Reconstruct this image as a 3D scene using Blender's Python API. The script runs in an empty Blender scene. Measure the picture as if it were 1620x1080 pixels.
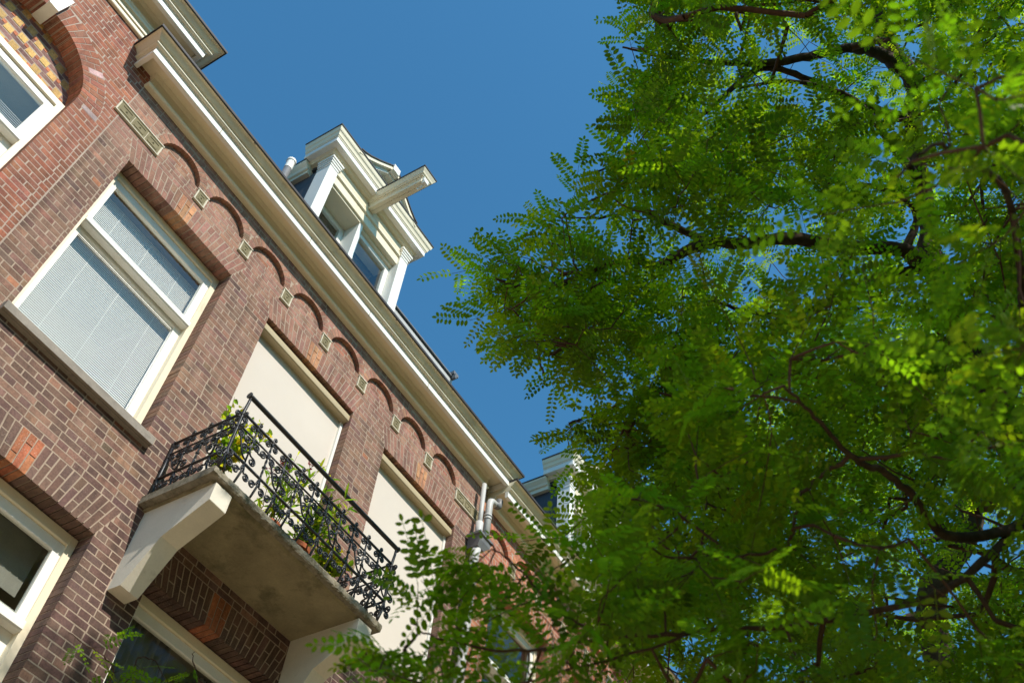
import bpy, math, random
import numpy as np
from mathutils import Vector, Matrix
random.seed(7); rng = np.random.default_rng(7)
SC = bpy.context.scene
COL = SC.collection
EYE = 1.6                      # camera height; everything below is laid out relative to the lens, then lifted by EYE
DIST = 5.5                     # metres from lens to the facade plane y = 0
# ------------------------------------------------------------------ camera
FPX = 1535.2                   # focal length in pixels of the 1620 px wide photograph
CR = np.array([[0.51299491, -0.85566009, 0.06842533],
               [0.70198245, 0.37230951, -0.60712953],
               [0.49402111, 0.35948774, 0.79165125]])   # rows: right, down, forward in world axes
cam_d = bpy.data.cameras.new('camera')
cam_d.sensor_width = 36.0
cam_d.lens = 36.0 * FPX / 1620.0
cam_d.clip_start = 0.05; cam_d.clip_end = 5000
cam_d.dof.use_dof = True; cam_d.dof.focus_distance = 9.0; cam_d.dof.aperture_fstop = 2.2
cam = bpy.data.objects.new('camera', cam_d); COL.objects.link(cam)
m = Matrix(((CR[0, 0], -CR[1, 0], -CR[2, 0], 0), (CR[0, 1], -CR[1, 1], -CR[2, 1], -DIST),
            (CR[0, 2], -CR[1, 2], -CR[2, 2], EYE), (0, 0, 0, 1)))
cam.matrix_world = m
SC.camera = cam
# ------------------------------------------------------------------ sky and sun
SUN = Vector((-0.20, -1.0, 1.06)).normalized()
el = math.asin(SUN.z); az = math.atan2(SUN.x, SUN.y)
world = bpy.data.worlds.new('World'); SC.world = world; world.use_nodes = True
wn = world.node_tree; bg = wn.nodes['Background']
sky = wn.nodes.new('ShaderNodeTexSky'); sky.sky_type = 'NISHITA'; sky.sun_disc = False
sky.sun_elevation = el; sky.sun_rotation = az % (2 * math.pi)
sky.air_density = 1.5; sky.dust_density = 1.0; sky.ozone_density = 10.0; sky.altitude = 0
tn = wn.nodes.new('ShaderNodeMix'); tn.data_type = 'RGBA'; tn.blend_type = 'MULTIPLY'; tn.inputs[0].default_value = 1.0
tn.inputs[7].default_value = (0.60, 1.10, 1.07, 1)          # white balance of the whole sky
wn.links.new(sky.outputs[0], tn.inputs[6]); wn.links.new(tn.outputs[2], bg.inputs[0]); bg.inputs[1].default_value = 0.130
sun_d = bpy.data.lights.new('sun', 'SUN'); sun_d.energy = 5.0; sun_d.angle = math.radians(0.53); sun_d.color = (1.0, 0.93, 0.83)
sun = bpy.data.objects.new('sun', sun_d); COL.objects.link(sun)
sun.rotation_euler = SUN.to_track_quat('Z', 'Y').to_euler(); sun.location = (-4, -20, 22)
SC.view_settings.view_transform = 'Standard'; SC.view_settings.look = 'None'
SC.view_settings.exposure = 0.22; SC.view_settings.gamma = 1.0; SC.view_settings.use_curve_mapping = False

# ------------------------------------------------------------------ pixel helpers (direction only)
def ray(px, py):
    return CR.T @ np.array([px - 810.0, py - 540.0, FPX])
def at(px, py, dist):                      # point at a distance from the lens
    r = ray(px, py); r = r / np.linalg.norm(r)
    return np.array([0, -DIST, 0]) + r * dist
def aty(px, py, y):
    r = ray(px, py); return np.array([0, -DIST, 0]) + r * ((y + DIST) / r[1])
def project(P):
    c = (np.asarray(P) + np.array([0, DIST, 0])) @ CR.T
    return c[..., 0] / c[..., 2] * FPX + 810, c[..., 1] / c[..., 2] * FPX + 540, c[..., 2]

# ------------------------------------------------------------------ materials
def nodes(name):
    mt = bpy.data.materials.new(name); mt.use_nodes = True
    nt = mt.node_tree; b = nt.nodes['Principled BSDF']
    return mt, nt, b
def N(nt, t, **k):
    n = nt.nodes.new(t)
    for a, v in k.items():
        if a in n.bl_rna.properties: setattr(n, a, v)
        else: n.inputs[a.replace('_', ' ')].default_value = v
    return n
def ramp(nt, fac, stops):
    r = nt.nodes.new('ShaderNodeValToRGB')
    e = r.color_ramp.elements
    while len(e) < len(stops): e.new(0.5)
    for i, (p, c) in enumerate(stops): e[i].position = p; e[i].color = (*c, 1)
    nt.links.new(fac, r.inputs[0]); return r.outputs[0]
def mixc(nt, fac, a, b, blend='MIX'):
    x = nt.nodes.new('ShaderNodeMix'); x.data_type = 'RGBA'; x.blend_type = blend
    for s, v in ((x.inputs[0], fac), (x.inputs[6], a), (x.inputs[7], b)):
        if isinstance(v, (int, float)): s.default_value = v
        elif isinstance(v, tuple): s.default_value = (*v, 1)
        else: nt.links.new(v, s)
    return x.outputs[2]
def coords(nt):
    g = nt.nodes.new('ShaderNodeNewGeometry'); return g.outputs['Position']
def noise(nt, co, scale, detail=4, rough=.55, sx=None):
    n = N(nt, 'ShaderNodeTexNoise', Scale=scale, Detail=detail, Roughness=rough)
    if sx:
        mp = nt.nodes.new('ShaderNodeMapping'); mp.inputs['Scale'].default_value = sx
        nt.links.new(co, mp.inputs[0]); co = mp.outputs[0]
    nt.links.new(co, n.inputs[0]); return n.outputs[0]
def bump(nt, b, h, strength, dist=.01):
    bp = N(nt, 'ShaderNodeBump', Strength=strength, Distance=dist)
    nt.links.new(h, bp.inputs['Height']); nt.links.new(bp.outputs[0], b.inputs['Normal'])
def attr(nt, name):
    a = nt.nodes.new('ShaderNodeAttribute'); a.attribute_name = name; return a.outputs['Color']

def mat_brick():
    mt, nt, b = nodes('brick')
    co = coords(nt); c = attr(nt, 'tint')
    n1 = noise(nt, co, 60, 5, .65); n2 = noise(nt, co, 9, 3); n3 = noise(nt, co, 1.1, 3)
    v = ramp(nt, n1, [(.28, (.62, .6, .6)), (.5, (.98, .98, .98)), (.75, (1.28, 1.22, 1.16))])
    c = mixc(nt, 1, c, v, 'MULTIPLY')
    c = mixc(nt, 1, c, ramp(nt, n2, [(.3, (.8, .8, .82)), (.7, (1.14, 1.1, 1.06))]), 'MULTIPLY')
    c = mixc(nt, 1, c, ramp(nt, n3, [(.3, (.86, .86, .87)), (.7, (1.1, 1.1, 1.1))]), 'MULTIPLY')
    # soot and rain streaks
    st = noise(nt, co, 1.0, 5, .65, (7, 7, .55))
    c = mixc(nt, 1, c, ramp(nt, st, [(.38, (.66, .65, .66)), (.56, (1.04, 1.04, 1.04))]), 'MULTIPLY')
    # lime bloom: sparse pale specks
    sp = noise(nt, co, 130, 2, .5)
    big = noise(nt, co, 2.3, 2)
    f = nt.nodes.new('ShaderNodeMath'); f.operation = 'MULTIPLY'
    nt.links.new(ramp(nt, sp, [(.62, (0, 0, 0)), (.7, (1, 1, 1))]), f.inputs[0])
    nt.links.new(ramp(nt, big, [(.5, (0, 0, 0)), (.66, (.65, .65, .65))]), f.inputs[1])
    c = mixc(nt, f.outputs[0], c, (.55, .48, .42))
    nt.links.new(c, b.inputs['Base Color']); b.inputs['Roughness'].default_value = .88
    b.inputs['Specular IOR Level'].default_value = .25
    bump(nt, b, n1, .5, .004); return mt
def mat_simple(name, col, rough=.6, var=.12, scale=6, bstr=.15, spec=.4, metal=0., dirt=None, streak=False, fine=70):
    mt, nt, b = nodes(name); co = coords(nt)
    n1 = noise(nt, co, scale, 5, .6, (1, 1, .25) if streak else None); n2 = noise(nt, co, fine, 4, .6)
    lo = tuple(1 - var for _ in range(3)); hi = tuple(1 + var * .6 for _ in range(3))
    c = mixc(nt, 1, col, ramp(nt, n1, [(.3, lo), (.7, hi)]), 'MULTIPLY')
    c = mixc(nt, 1, c, ramp(nt, n2, [(.3, tuple(1 - var * .5 for _ in range(3))), (.7, (1.03, 1.03, 1.03))]), 'MULTIPLY')
    if dirt:
        d = noise(nt, co, dirt[1], 6, .7, (1, 1, .35) if streak else None)
        c = mixc(nt, ramp(nt, d, [(dirt[2], (0, 0, 0)), (dirt[2] + .16, (dirt[3],) * 3)]), c, dirt[0])
    nt.links.new(c, b.inputs['Base Color']); b.inputs['Roughness'].default_value = rough
    b.inputs['Specular IOR Level'].default_value = spec; b.inputs['Metallic'].default_value = metal
    bump(nt, b, n2, bstr, .003); return mt
def mat_bricktex(name, c1, c2, mortar):
    mt, nt, b = nodes(name)
    tc = nt.nodes.new('ShaderNodeNewGeometry')
    sp = nt.nodes.new('ShaderNodeSeparateXYZ'); cb = nt.nodes.new('ShaderNodeCombineXYZ')
    nt.links.new(tc.outputs['Position'], sp.inputs[0]); nt.links.new(sp.outputs[0], cb.inputs[0]); nt.links.new(sp.outputs[2], cb.inputs[1])
    br = N(nt, 'ShaderNodeTexBrick', Scale=1.0, Mortar_Size=.004)
    br.inputs['Brick Width'].default_value = .2; br.inputs['Row Height'].default_value = .063
    br.inputs['Color1'].default_value = (*c1, 1); br.inputs['Color2'].default_value = (*c2, 1); br.inputs['Mortar'].default_value = (*mortar, 1)
    nt.links.new(cb.outputs[0], br.inputs[0])
    n = noise(nt, tc.outputs['Position'], 8, 4)
    c = mixc(nt, 1, br.outputs[0], ramp(nt, n, [(.3, (.75, .75, .75)), (.7, (1.15, 1.15, 1.15))]), 'MULTIPLY')
    nt.links.new(c, b.inputs['Base Color']); b.inputs['Roughness'].default_value = .9; return mt
def mat_glass(name='window_glass', tint=(.95, .96, .95), f0=1.85):
    mt = bpy.data.materials.new(name); mt.use_nodes = True; nt = mt.node_tree
    nt.nodes.remove(nt.nodes['Principled BSDF'])
    tr = N(nt, 'ShaderNodeBsdfTransparent', Color=(*tint, 1)); gl = N(nt, 'ShaderNodeBsdfGlossy', Roughness=.01)
    gl.inputs['Color'].default_value = (.95, .97, 1, 1)
    fr = N(nt, 'ShaderNodeFresnel', IOR=f0)
    co = coords(nt); bp = N(nt, 'ShaderNodeBump', Strength=.03, Distance=.05)
    nt.links.new(noise(nt, co, 1.6, 2), bp.inputs['Height'])
    nt.links.new(bp.outputs[0], gl.inputs['Normal'])
    ge = nt.nodes.new('ShaderNodeNewGeometry'); inv = N(nt, 'ShaderNodeMath', operation='SUBTRACT'); inv.inputs[0].default_value = 1.0
    nt.links.new(ge.outputs['Backfacing'], inv.inputs[1])
    mu = N(nt, 'ShaderNodeMath', operation='MULTIPLY'); nt.links.new(fr.outputs[0], mu.inputs[0]); nt.links.new(inv.outputs[0], mu.inputs[1])
    mx = nt.nodes.new('ShaderNodeMixShader'); nt.links.new(mu.outputs[0], mx.inputs[0])
    nt.links.new(tr.outputs[0], mx.inputs[1]); nt.links.new(gl.outputs[0], mx.inputs[2])
    nt.links.new(mx.outputs[0], nt.nodes['Material Output'].inputs[0]); return mt
def mat_leaf(name, tr_amt=.5, gain=1.0):
    mt = bpy.data.materials.new(name); mt.use_nodes = True; nt = mt.node_tree
    b = nt.nodes['Principled BSDF']; c = attr(nt, 'tint')
    co = coords(nt)
    c = mixc(nt, 1, c, ramp(nt, noise(nt, co, 45, 2), [(.3, (.8, .85, .8)), (.7, (1.15, 1.12, 1.1))]), 'MULTIPLY')
    nt.links.new(c, b.inputs['Base Color']); b.inputs['Roughness'].default_value = .5; b.inputs['Specular IOR Level'].default_value = .3
    t = nt.nodes.new('ShaderNodeBsdfTranslucent')
    tc = mixc(nt, 1, c, (2.3 * gain, 2.2 * gain, .5 * gain), 'MULTIPLY'); nt.links.new(tc, t.inputs[0])
    mx = nt.nodes.new('ShaderNodeMixShader'); mx.inputs[0].default_value = tr_amt
    nt.links.new(b.outputs[0], mx.inputs[1]); nt.links.new(t.outputs[0], mx.inputs[2])
    nt.links.new(mx.outputs[0], nt.nodes['Material Output'].inputs[0]); return mt

M = {}
M['brick'] = mat_brick()
M['mortar'] = mat_simple('mortar', (.41, .318, .245), .95, .22, 5, .5, .1, dirt=((.2, .16, .13), 3, .56, .5))
M['mortar_red'] = mat_simple('mortar_red_house', (.45, .36, .295), .95, .2, 5, .5, .1)
M['paint'] = mat_simple('cream_paint', (.83, .735, .545), .42, .07, 3, .06, .4, dirt=((.42, .36, .24), 5, .62, .45), streak=True)
M['white'] = mat_simple('white_paint', (.84, .82, .76), .4, .05, 4, .05, .4, dirt=((.5, .46, .38), 7, .64, .4), streak=True)
M['gutterpaint'] = mat_simple('weathered_gutter_paint', (.74, .66, .49), .38, .18, 2.5, .08, .45, dirt=((.33, .23, .11), 4, .56, .6), streak=True)
M['rim'] = mat_simple('dark_lead_rim', (.045, .04, .04), .6, .3, 8, .2, .3)
M['stone'] = mat_simple('carved_stone', (.66, .60, .47), .85, .18, 9, .4, .2, dirt=((.2, .18, .13), 14, .58, .5))
M['olive_stone'] = mat_simple('olive_stone', (.235, .20, .115), .9, .2, 14, .5, .2)
M['sill'] = mat_simple('stone_sill', (.30, .265, .225), .85, .22, 7, .4, .2, dirt=((.12, .1, .08), 12, .55, .5))
M['concrete'] = mat_simple('weathered_concrete', (.34, .285, .175), .9, .28, 3.2, .5, .15, dirt=((.1, .09, .05), 2.2, .5, .75))
M['moss'] = mat_simple('mossy_concrete', (.30, .265, .20), .95, .3, 14, .9, .1, dirt=((.085, .075, .035), 11, .5, .8))
M['render'] = mat_simple('console_render', (.74, .69, .58), .8, .08, 4, .35, .2, dirt=((.36, .32, .24), 6, .6, .5))
M['iron'] = mat_simple('wrought_iron', (.022, .022, .025), .42, .35, 30, .35, .5, dirt=((.05, .04, .035), 25, .6, .6))
M['fabric'] = mat_simple('screen_fabric', (.63, .565, .495), .85, .035, 1.3, .12, .15, fine=400)
M['alu'] = mat_simple('screen_box', (.46, .37, .22), .4, .05, 4, .03, .4)
M['zinc'] = mat_simple('zinc_pipe', (.50, .49, .47), .5, .14, 6, .1, .4, streak=True)
M['zincdark'] = mat_simple('dark_zinc', (.16, .16, .165), .5, .2, 6, .1, .4)
M['slate'] = mat_simple('slate', (.065, .07, .085), .5, .3, 3, .3, .4)
M['glass'] = mat_glass()
M['clearglass'] = mat_glass('clear_glass', (.93, .94, .92), 1.27)
M['room'] = mat_simple('dim_room', (.34, .30, .24), .9, .1)
M['curtain'] = mat_simple('grey_curtain_and_reflection', (.24, .235, .21), .9, .12, 9, .1)
M['reflection'] = mat_simple('reflection_sheet', (.50, .54, .50), .9, .12, 5, .05)  # pale tone standing in for sky reflected in the dormer panes
M['slat'] = mat_simple('blind_slat', (.88, .86, .83), .45, .03, 6, .02, .3)
M['terracotta'] = mat_simple('terracotta', (.42, .13, .055), .8, .15, 12, .2, .2)
M['bark'] = mat_simple('bark', (.075, .052, .036), .95, .45, 14, 1.0, .1, fine=55)
M['twig'] = mat_simple('twig_bark', (.10, .055, .035), .85, .3, 20, .4, .15)
M['leaf'] = mat_leaf('robinia_leaf', .57, 1.85)
M['petal'] = mat_simple('pink_petal', (.62, .03, .09), .6, .2, 40, .05)
M['ground'] = mat_bricktex('street_paving', (.30, .20, .12), (.25, .17, .11), (.22, .17, .11))
M['paving'] = mat_simple('concrete_paving', (.47, .365, .225), .9, .15, 2, .3)
M['texA'] = mat_bricktex('lower_brick_brown', (.21, .125, .10), (.16, .10, .085), (.42, .34, .28))
M['texR'] = mat_bricktex('far_brick_red', (.40, .165, .10), (.32, .13, .085), (.44, .37, .31))
M['lace'] = mat_simple('lace', (.7, .7, .66), .9, .1, 20, .1, dirt=((.05, .05, .05), 90, .5, 1.0))

# ------------------------------------------------------------------ mesh helpers
W = {}                                                  # world origin of each object
class MB:
    def __init__(s): s.v = []; s.f = []
    def add(s, vs, fs):
        o = len(s.v); s.v.extend(vs); s.f.extend([tuple(i + o for i in f) for f in fs]); return s
    def box(s, x0, x1, y0, y1, z0, z1):
        return s.add([(x0, y0, z0), (x1, y0, z0), (x1, y1, z0), (x0, y1, z0), (x0, y0, z1), (x1, y0, z1), (x1, y1, z1), (x0, y1, z1)],
                     [(0, 3, 2, 1), (4, 5, 6, 7), (0, 1, 5, 4), (1, 2, 6, 5), (2, 3, 7, 6), (3, 0, 4, 7)])
    def bbox(s, x0, x1, y0, y1, z0, z1, c=.006):        # box with chamfered edges along its long axis on the street side
        prof = [(y1, z0), (y0 + c, z0), (y0, z0 + c), (y0, z1 - c), (y0 + c, z1), (y1, z1)]
        return s.extx(prof, x0, x1)
    def extx(s, prof, x0, x1):                          # extrude a (y,z) outline along x
        n = len(prof)
        vs = [(x0, y, z) for y, z in prof] + [(x1, y, z) for y, z in prof]
        fs = [(i, (i + 1) % n, n + (i + 1) % n, n + i) for i in range(n)] + [tuple(range(n))[::-1], tuple(range(n, 2 * n))]
        return s.add(vs, fs)
    def exty(s, prof, y0, y1):                          # extrude an (x,z) outline along y
        n = len(prof)
        vs = [(x, y0, z) for x, z in prof] + [(x, y1, z) for x, z in prof]
        fs = [(i, (i + 1) % n, n + (i + 1) % n, n + i) for i in range(n)] + [tuple(range(n))[::-1], tuple(range(n, 2 * n))]
        return s.add(vs, fs)
    def sweep(s, prof, path):                           # prof [(o,z)], path = function o -> [(x,y)...]
        rows = [[(x, y, z) for x, y in path(o)] for o, z in prof]
        n = len(rows); k = len(rows[0]); vs = [p for r in rows for p in r]; fs = []
        for i in range(n):
            j = (i + 1) % n
            for a in range(k - 1): fs.append((i * k + a, i * k + a + 1, j * k + a + 1, j * k + a))
        fs.append(tuple(i * k for i in range(n))); fs.append(tuple(i * k + k - 1 for i in range(n))[::-1])
        return s.add(vs, fs)
    def tube(s, path, rad, sides=6, twist=0.0, cap=True, square=False):
        P = [Vector(p) for p in path]; n = len(P)
        if not isinstance(rad, (list, tuple, np.ndarray)): rad = [rad] * n
        t = [(P[min(i + 1, n - 1)] - P[max(i - 1, 0)]).normalized() for i in range(n)]
        ref = Vector((0, 0, 1)) if abs(t[0].z) < .9 else Vector((1, 0, 0))
        u = t[0].cross(ref).normalized(); vs = []; fs = []
        for i in range(n):
            u = (u - t[i] * u.dot(t[i])).normalized(); w = t[i].cross(u)
            for k in range(sides):
                a = 2 * math.pi * (k + .5) / sides + twist * i
                vs.append(tuple(P[i] + (u * math.cos(a) + w * math.sin(a)) * rad[i]))
        for i in range(n - 1):
            for k in range(sides):
                k2 = (k + 1) % sides
                fs.append((i * sides + k, i * sides + k2, (i + 1) * sides + k2, (i + 1) * sides + k))
        if cap: fs.append(tuple(range(sides))[::-1]); fs.append(tuple((n - 1) * sides + k for k in range(sides)))
        return s.add(vs, fs)
    def lathe(s, prof, c, seg=16):                      # prof [(r,z)] about vertical axis at c
        vs = []; fs = []; n = len(prof)
        for r, z in prof:
            for k in range(seg):
                a = 2 * math.pi * k / seg; vs.append((c[0] + r * math.cos(a), c[1] + r * math.sin(a), c[2] + z))
        for i in range(n - 1):
            for k in range(seg):
                k2 = (k + 1) % seg; fs.append((i * seg + k, i * seg + k2, (i + 1) * seg + k2, (i + 1) * seg + k))
        fs.append(tuple(range(seg))[::-1]); fs.append(tuple((n - 1) * seg + k for k in range(seg)))
        return s.add(vs, fs)
    def mesh(s, name, mat, smooth=False, fixn=True):
        me = bpy.data.meshes.new(name); me.from_pydata(s.v, [], s.f)
        if fixn:
            import bmesh
            b = bmesh.new(); b.from_mesh(me); bmesh.ops.recalc_face_normals(b, faces=b.faces); b.to_mesh(me); b.free()
        if smooth: me.shade_smooth()
        if mat: me.materials.append(M[mat] if isinstance(mat, str) else mat)
        return me
    def build(s, name, mat, parent=None, smooth=False, label=None, kind=None, fixn=True):
        return put(bpy.data.objects.new(name, s.mesh(name, mat, smooth, fixn)), parent, (0, 0, 0), label, kind)
def put(o, parent, wpos, label=None, kind=None):
    COL.objects.link(o); W[o] = Vector(wpos)
    if parent is not None:
        o.parent = parent; o.location = Vector(wpos) - W[parent]
    else: o.location = wpos
    if label: o['label'] = label
    if kind: o['kind'] = kind
    return o
def empty(name, loc, parent=None):
    o = bpy.data.objects.new(name, None); o.empty_display_size = .2; return put(o, parent, loc)
def thing(name, label, cat, loc, group=None):
    o = empty(name, loc); o['label'] = label; o['category'] = cat
    if group: o['group'] = group
    return o
def copy_tree(o, parent, off, keep_label=True):
    c = o.copy(); COL.objects.link(c); W[c] = W[o] + Vector(off)
    c.parent = parent; c.location = W[c] - (W[parent] if parent else Vector((0, 0, 0)))
    for ch in [x for x in o.children]: copy_tree(ch, c, off)
    return c
def tint_attr(me, cols):                                # per-vertex colour
    a = me.color_attributes.new('tint', 'FLOAT_COLOR', 'POINT')
    a.data.foreach_set('color', np.asarray(cols, dtype=np.float32).ravel())

# ------------------------------------------------------------------ bricks
def brick_geo(quad, y0, y1, jit=.0012, ch=.0010):
    """quad: four (x,z) corners ccw seen from the street; front at y0, back at y1"""
    q = [(x + random.uniform(-jit, jit), z + random.uniform(-jit, jit)) for x, z in quad]
    cx = sum(p[0] for p in q) / 4; cz = sum(p[1] for p in q) / 4
    y0 = y0 + random.uniform(-.0006, .0005)
    def ins(p):
        dx, dz = cx - p[0], cz - p[1]
        return (p[0] + math.copysign(min(ch, abs(dx) * .4), dx), p[1] + math.copysign(min(ch, abs(dz) * .4), dz))
    f = [ins(p) for p in q]
    vs = [(x, y0 + random.uniform(-.0004, .0004), z) for x, z in f] + [(x, y0 + ch, z) for x, z in q] + [(x, y1, z) for x, z in q]
    fs = [(0, 1, 2, 3)]
    for i in range(4):
        j = (i + 1) % 4
        fs += [(4 + i, 4 + j, j, i), (8 + i, 8 + j, 4 + j, 4 + i)]
    return vs, fs
class Bricks:
    def __init__(s): s.items = []
    def rect(s, x0, x1, z0, z1, y0, y1, col): s.items.append(([(x0, z0), (x1, z0), (x1, z1), (x0, z1)], y0, y1, col))
    def quad(s, q, y0, y1, col): s.items.append((q, y0, y1, col))
    def build(s, parent, nmax=300):
        sc = []
        for it in s.items:
            q, y0 = it[0], it[1]
            c = np.array([sum(p[0] for p in q) / 4, y0, sum(p[1] for p in q) / 4])
            u, v, d = project(c)
            area = (max(p[0] for p in q) - min(p[0] for p in q)) * (max(p[1] for p in q) - min(p[1] for p in q)) / d ** 3
            ok = 10 < u < 1610 and 10 < v < 1070 and d > 0 and not hidden(c)
            sc.append(-area if ok else 1.0)
        order = np.argsort(sc); cache = {}; rest = MB(); cols = []
        for n, i in enumerate(order):
            q, y0, y1, col = s.items[i]
            xs = [p[0] for p in q]; zs = [p[1] for p in q]
            if n < nmax and sc[i] < 0:
                rectish = abs(q[0][0] - q[3][0]) < 1e-6 and abs(q[1][0] - q[2][0]) < 1e-6
                cx, cz = (min(xs) + max(xs)) / 2, (min(zs) + max(zs)) / 2
                key = (round(max(xs) - min(xs), 2), round(max(zs) - min(zs), 3), round(y1 - y0, 3), tuple(round(k * 24) for k in col[:3])) if rectish else ('u', i)
                me = cache.get(key)
                if me is None:
                    m_ = MB(); m_.add(*brick_geo([(x - cx, z - cz) for x, z in q], 0, y1 - y0))
                    me = m_.mesh('brick', 'brick', fixn=False); tint_attr(me, [(*col, 1)] * len(m_.v)); cache[key] = me
                o = bpy.data.objects.new('brick', me)
                put(o, parent, (cx, y0, cz))
            else:
                g = brick_geo(q, y0, y1); rest.add(*g); cols += [(*col, 1)] * len(g[0])
        if rest.v:
            o = rest.build('brickwork', 'brick', parent, kind='stuff', fixn=False); tint_attr(o.data, cols)
        return s
def hidden(c): return c[0] < -.6 or (2.9 < c[0] < 5.2 and c[2] < 4.0)

PITCH = .063; JT = .0100
def vary(c, s=.14, h=.06):
    k = 1 + random.gauss(0, s); return tuple(max(.01, ch * k * (1 + random.gauss(0, h))) for ch in c)
def brown():
    r = random.random()
    if r < .70: c = (.255, .150, .108)
    elif r < .88: c = (.22, .128, .10)
    elif r < .985: c = (.29, .158, .11)
    else: c = (.39, .175, .105)
    return vary(c, .09, .035)
def reddish():
    r = random.random()
    if r < .62: c = (.34, .138, .086)
    elif r < .80: c = (.32, .130, .085)
    elif r < .95: c = (.39, .15, .088)
    else: c = (.28, .125, .09)
    return vary(c, .10, .04)
def orange(): return vary((.46, .185, .11) if random.random() < .75 else (.38, .15, .10), .1, .04)
def keyred(): return vary((.42, .155, .075), .08, .04)
def subtract(iv, cut):
    out = []
    for a, b in iv:
        for c, d in [cut]:
            if d <= a or c >= b: out.append((a, b))
            else:
                if c - a > .012: out.append((a, c))
                if b - d > .012: out.append((d, b))
    return out
def course_wall(B, z0, z1, free, y, colf, S=.183, H=.088, jambs=(), depth=.012, jdepth=.19):
    """free(z) -> x intervals to be bricked; jambs: x of reveals where bricks run back into the wall"""
    n = int(round((z1 - z0) / PITCH))
    for r in range(n):
        za = z0 + r * PITCH; zc = za + PITCH / 2
        for a, b in free(zc):
            x = a - ((r % 2) * (S + H + 2 * JT) / 2 + (r % 3 == 1) * .02 + random.uniform(0, .012)); long = True
            if r % 2: x = a - random.uniform(.0, .01); long = False
            while x < b:
                L = (S if long else H) + random.uniform(-.004, .004)
                if b - (x + L) < .034: L = b - x
                p, q = max(a, x), min(b, x + L)
                if q - p > .016:
                    dj = depth
                    if any(abs(p - j) < .012 or abs(q - j) < .012 for j in jambs): dj = jdepth
                    B.rect(p, q, za + JT / 2, za + PITCH - JT / 2, y, y + dj, colf((p + q) / 2, zc))
                x += L + JT; long = not long
def flat_arch(B, x0, x1, z0, z1, y, colf, splay=.115, depth=.185, key=True, kw=.17, keyf=None, n=24):
    n = int(round((x1 - x0) / .0585)); n += (n + 1) % 2 * 0
    kx0, kx1 = (x0 + x1) / 2 - kw / 2, (x0 + x1) / 2 + kw / 2
    def X(t, h):                                        # camber: joints fan out
        return (x0 + (x1 - x0) * t) + (t - .5) * 2 * splay * h
    edges = [i / n for i in range(n + 1)]
    kk = round(kw / (x1 - x0) * n); ka = (n - kk) // 2; kb = ka + kk
    for i in range(n):
        iskey = key and ka <= i < kb
        f = (keyf or keyred) if iskey else (lambda: colf(0, 0))
        sp = (.62, .36)[i % 2] if not iskey else (.52, .30, .7)[i % 3]
        j = JT / 2 / (x1 - x0)
        for h0, h1 in ((0, sp), (sp, 1)):
            g = JT / 2 / (z1 - z0)
            a0 = 0 if h0 == 0 else h0 + g; a1 = 1 - g if h1 == 1 else h1 - g
            cam_ = .012 * (1 - (2 * (i + .5) / n - 1) ** 2)
            ex = .012 if iskey else 0
            q = [(X(edges[i] + j, a0), z0 + (z1 - z0) * a0 + (cam_ if a0 == 0 else 0)), (X(edges[i + 1] - j, a0), z0 + (z1 - z0) * a0 + (cam_ if a0 == 0 else 0)),
                 (X(edges[i + 1] - j, a1), z0 + (z1 - z0) * a1), (X(edges[i] + j, a1), z0 + (z1 - z0) * a1)]
            B.quad(q, y - (.004 if iskey else 0), y + depth, f())
def arch_cut(x0, x1, z0, z1, splay=.115):
    def f(z):
        if not z0 <= z <= z1: return None
        h = (z - z0) / (z1 - z0); return (x0 - splay * h - JT * .7, x1 + splay * h + JT * .7)
    return f
def backing(solid, z0, z1, y0, y1, mat, parent, name='wall', dz=.0105):
    """mortar body: horizontal slices of the solid intervals, merged where they repeat"""
    m_ = MB(); cur = None; start = z0; z = z0
    def flush(zb):
        for a, b in cur: m_.box(a, b, y0, y1, start, zb)
    while z < z1 - 1e-6:
        iv = [(round(a, 3), round(b, 3)) for a, b in solid(z + dz / 2)]
        if cur is None: cur = iv; start = z
        elif iv != cur: flush(z); cur = iv; start = z
        z += dz
    flush(z1)
    return m_.build(name, mat, parent, fixn=False)
# ================================================================== ground and street
GZ = -EYE
g = MB(); g.add([(-600, -600, GZ), (600, -600, GZ), (600, 600, GZ), (-600, 600, GZ)], [(0, 1, 2, 3)])
g.build('ground', 'ground', kind='structure')
g = MB(); g.box(-60, 80, -9.2, -.30, GZ - .05, GZ + .13); g.build('pavement', 'paving', kind='structure')

# ================================================================== shared building parts
def ring_rect(m_, x0, x1, z0, z1, wl, wr, wb, wt, y0, y1):
    m_.bbox(x0, x0 + wl, y0, y1, z0, z1); m_.bbox(x1 - wr, x1, y0, y1, z0, z1)
    m_.bbox(x0 + wl, x1 - wr, y0 + .0015, y1, z1 - wt, z1); m_.bbox(x0 + wl, x1 - wr, y0 + .0015, y1, z0, z0 + wb)
def room(parent, x0, x1, z0, z1, y0=.33, y1=1.9):
    m_ = MB(); a, b, c, d = x0 - .05, x1 + .05, z0 - .05, z1 + .05
    m_.add([(a, y0, c), (b, y0, c), (b, y0, d), (a, y0, d), (a, y1, c), (b, y1, c), (b, y1, d), (a, y1, d)],
           [(4, 5, 6, 7), (0, 4, 7, 3), (1, 2, 6, 5), (3, 7, 6, 2), (0, 1, 5, 4)])
    m_.build('room_recess', 'room', parent, fixn=False)
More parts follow.
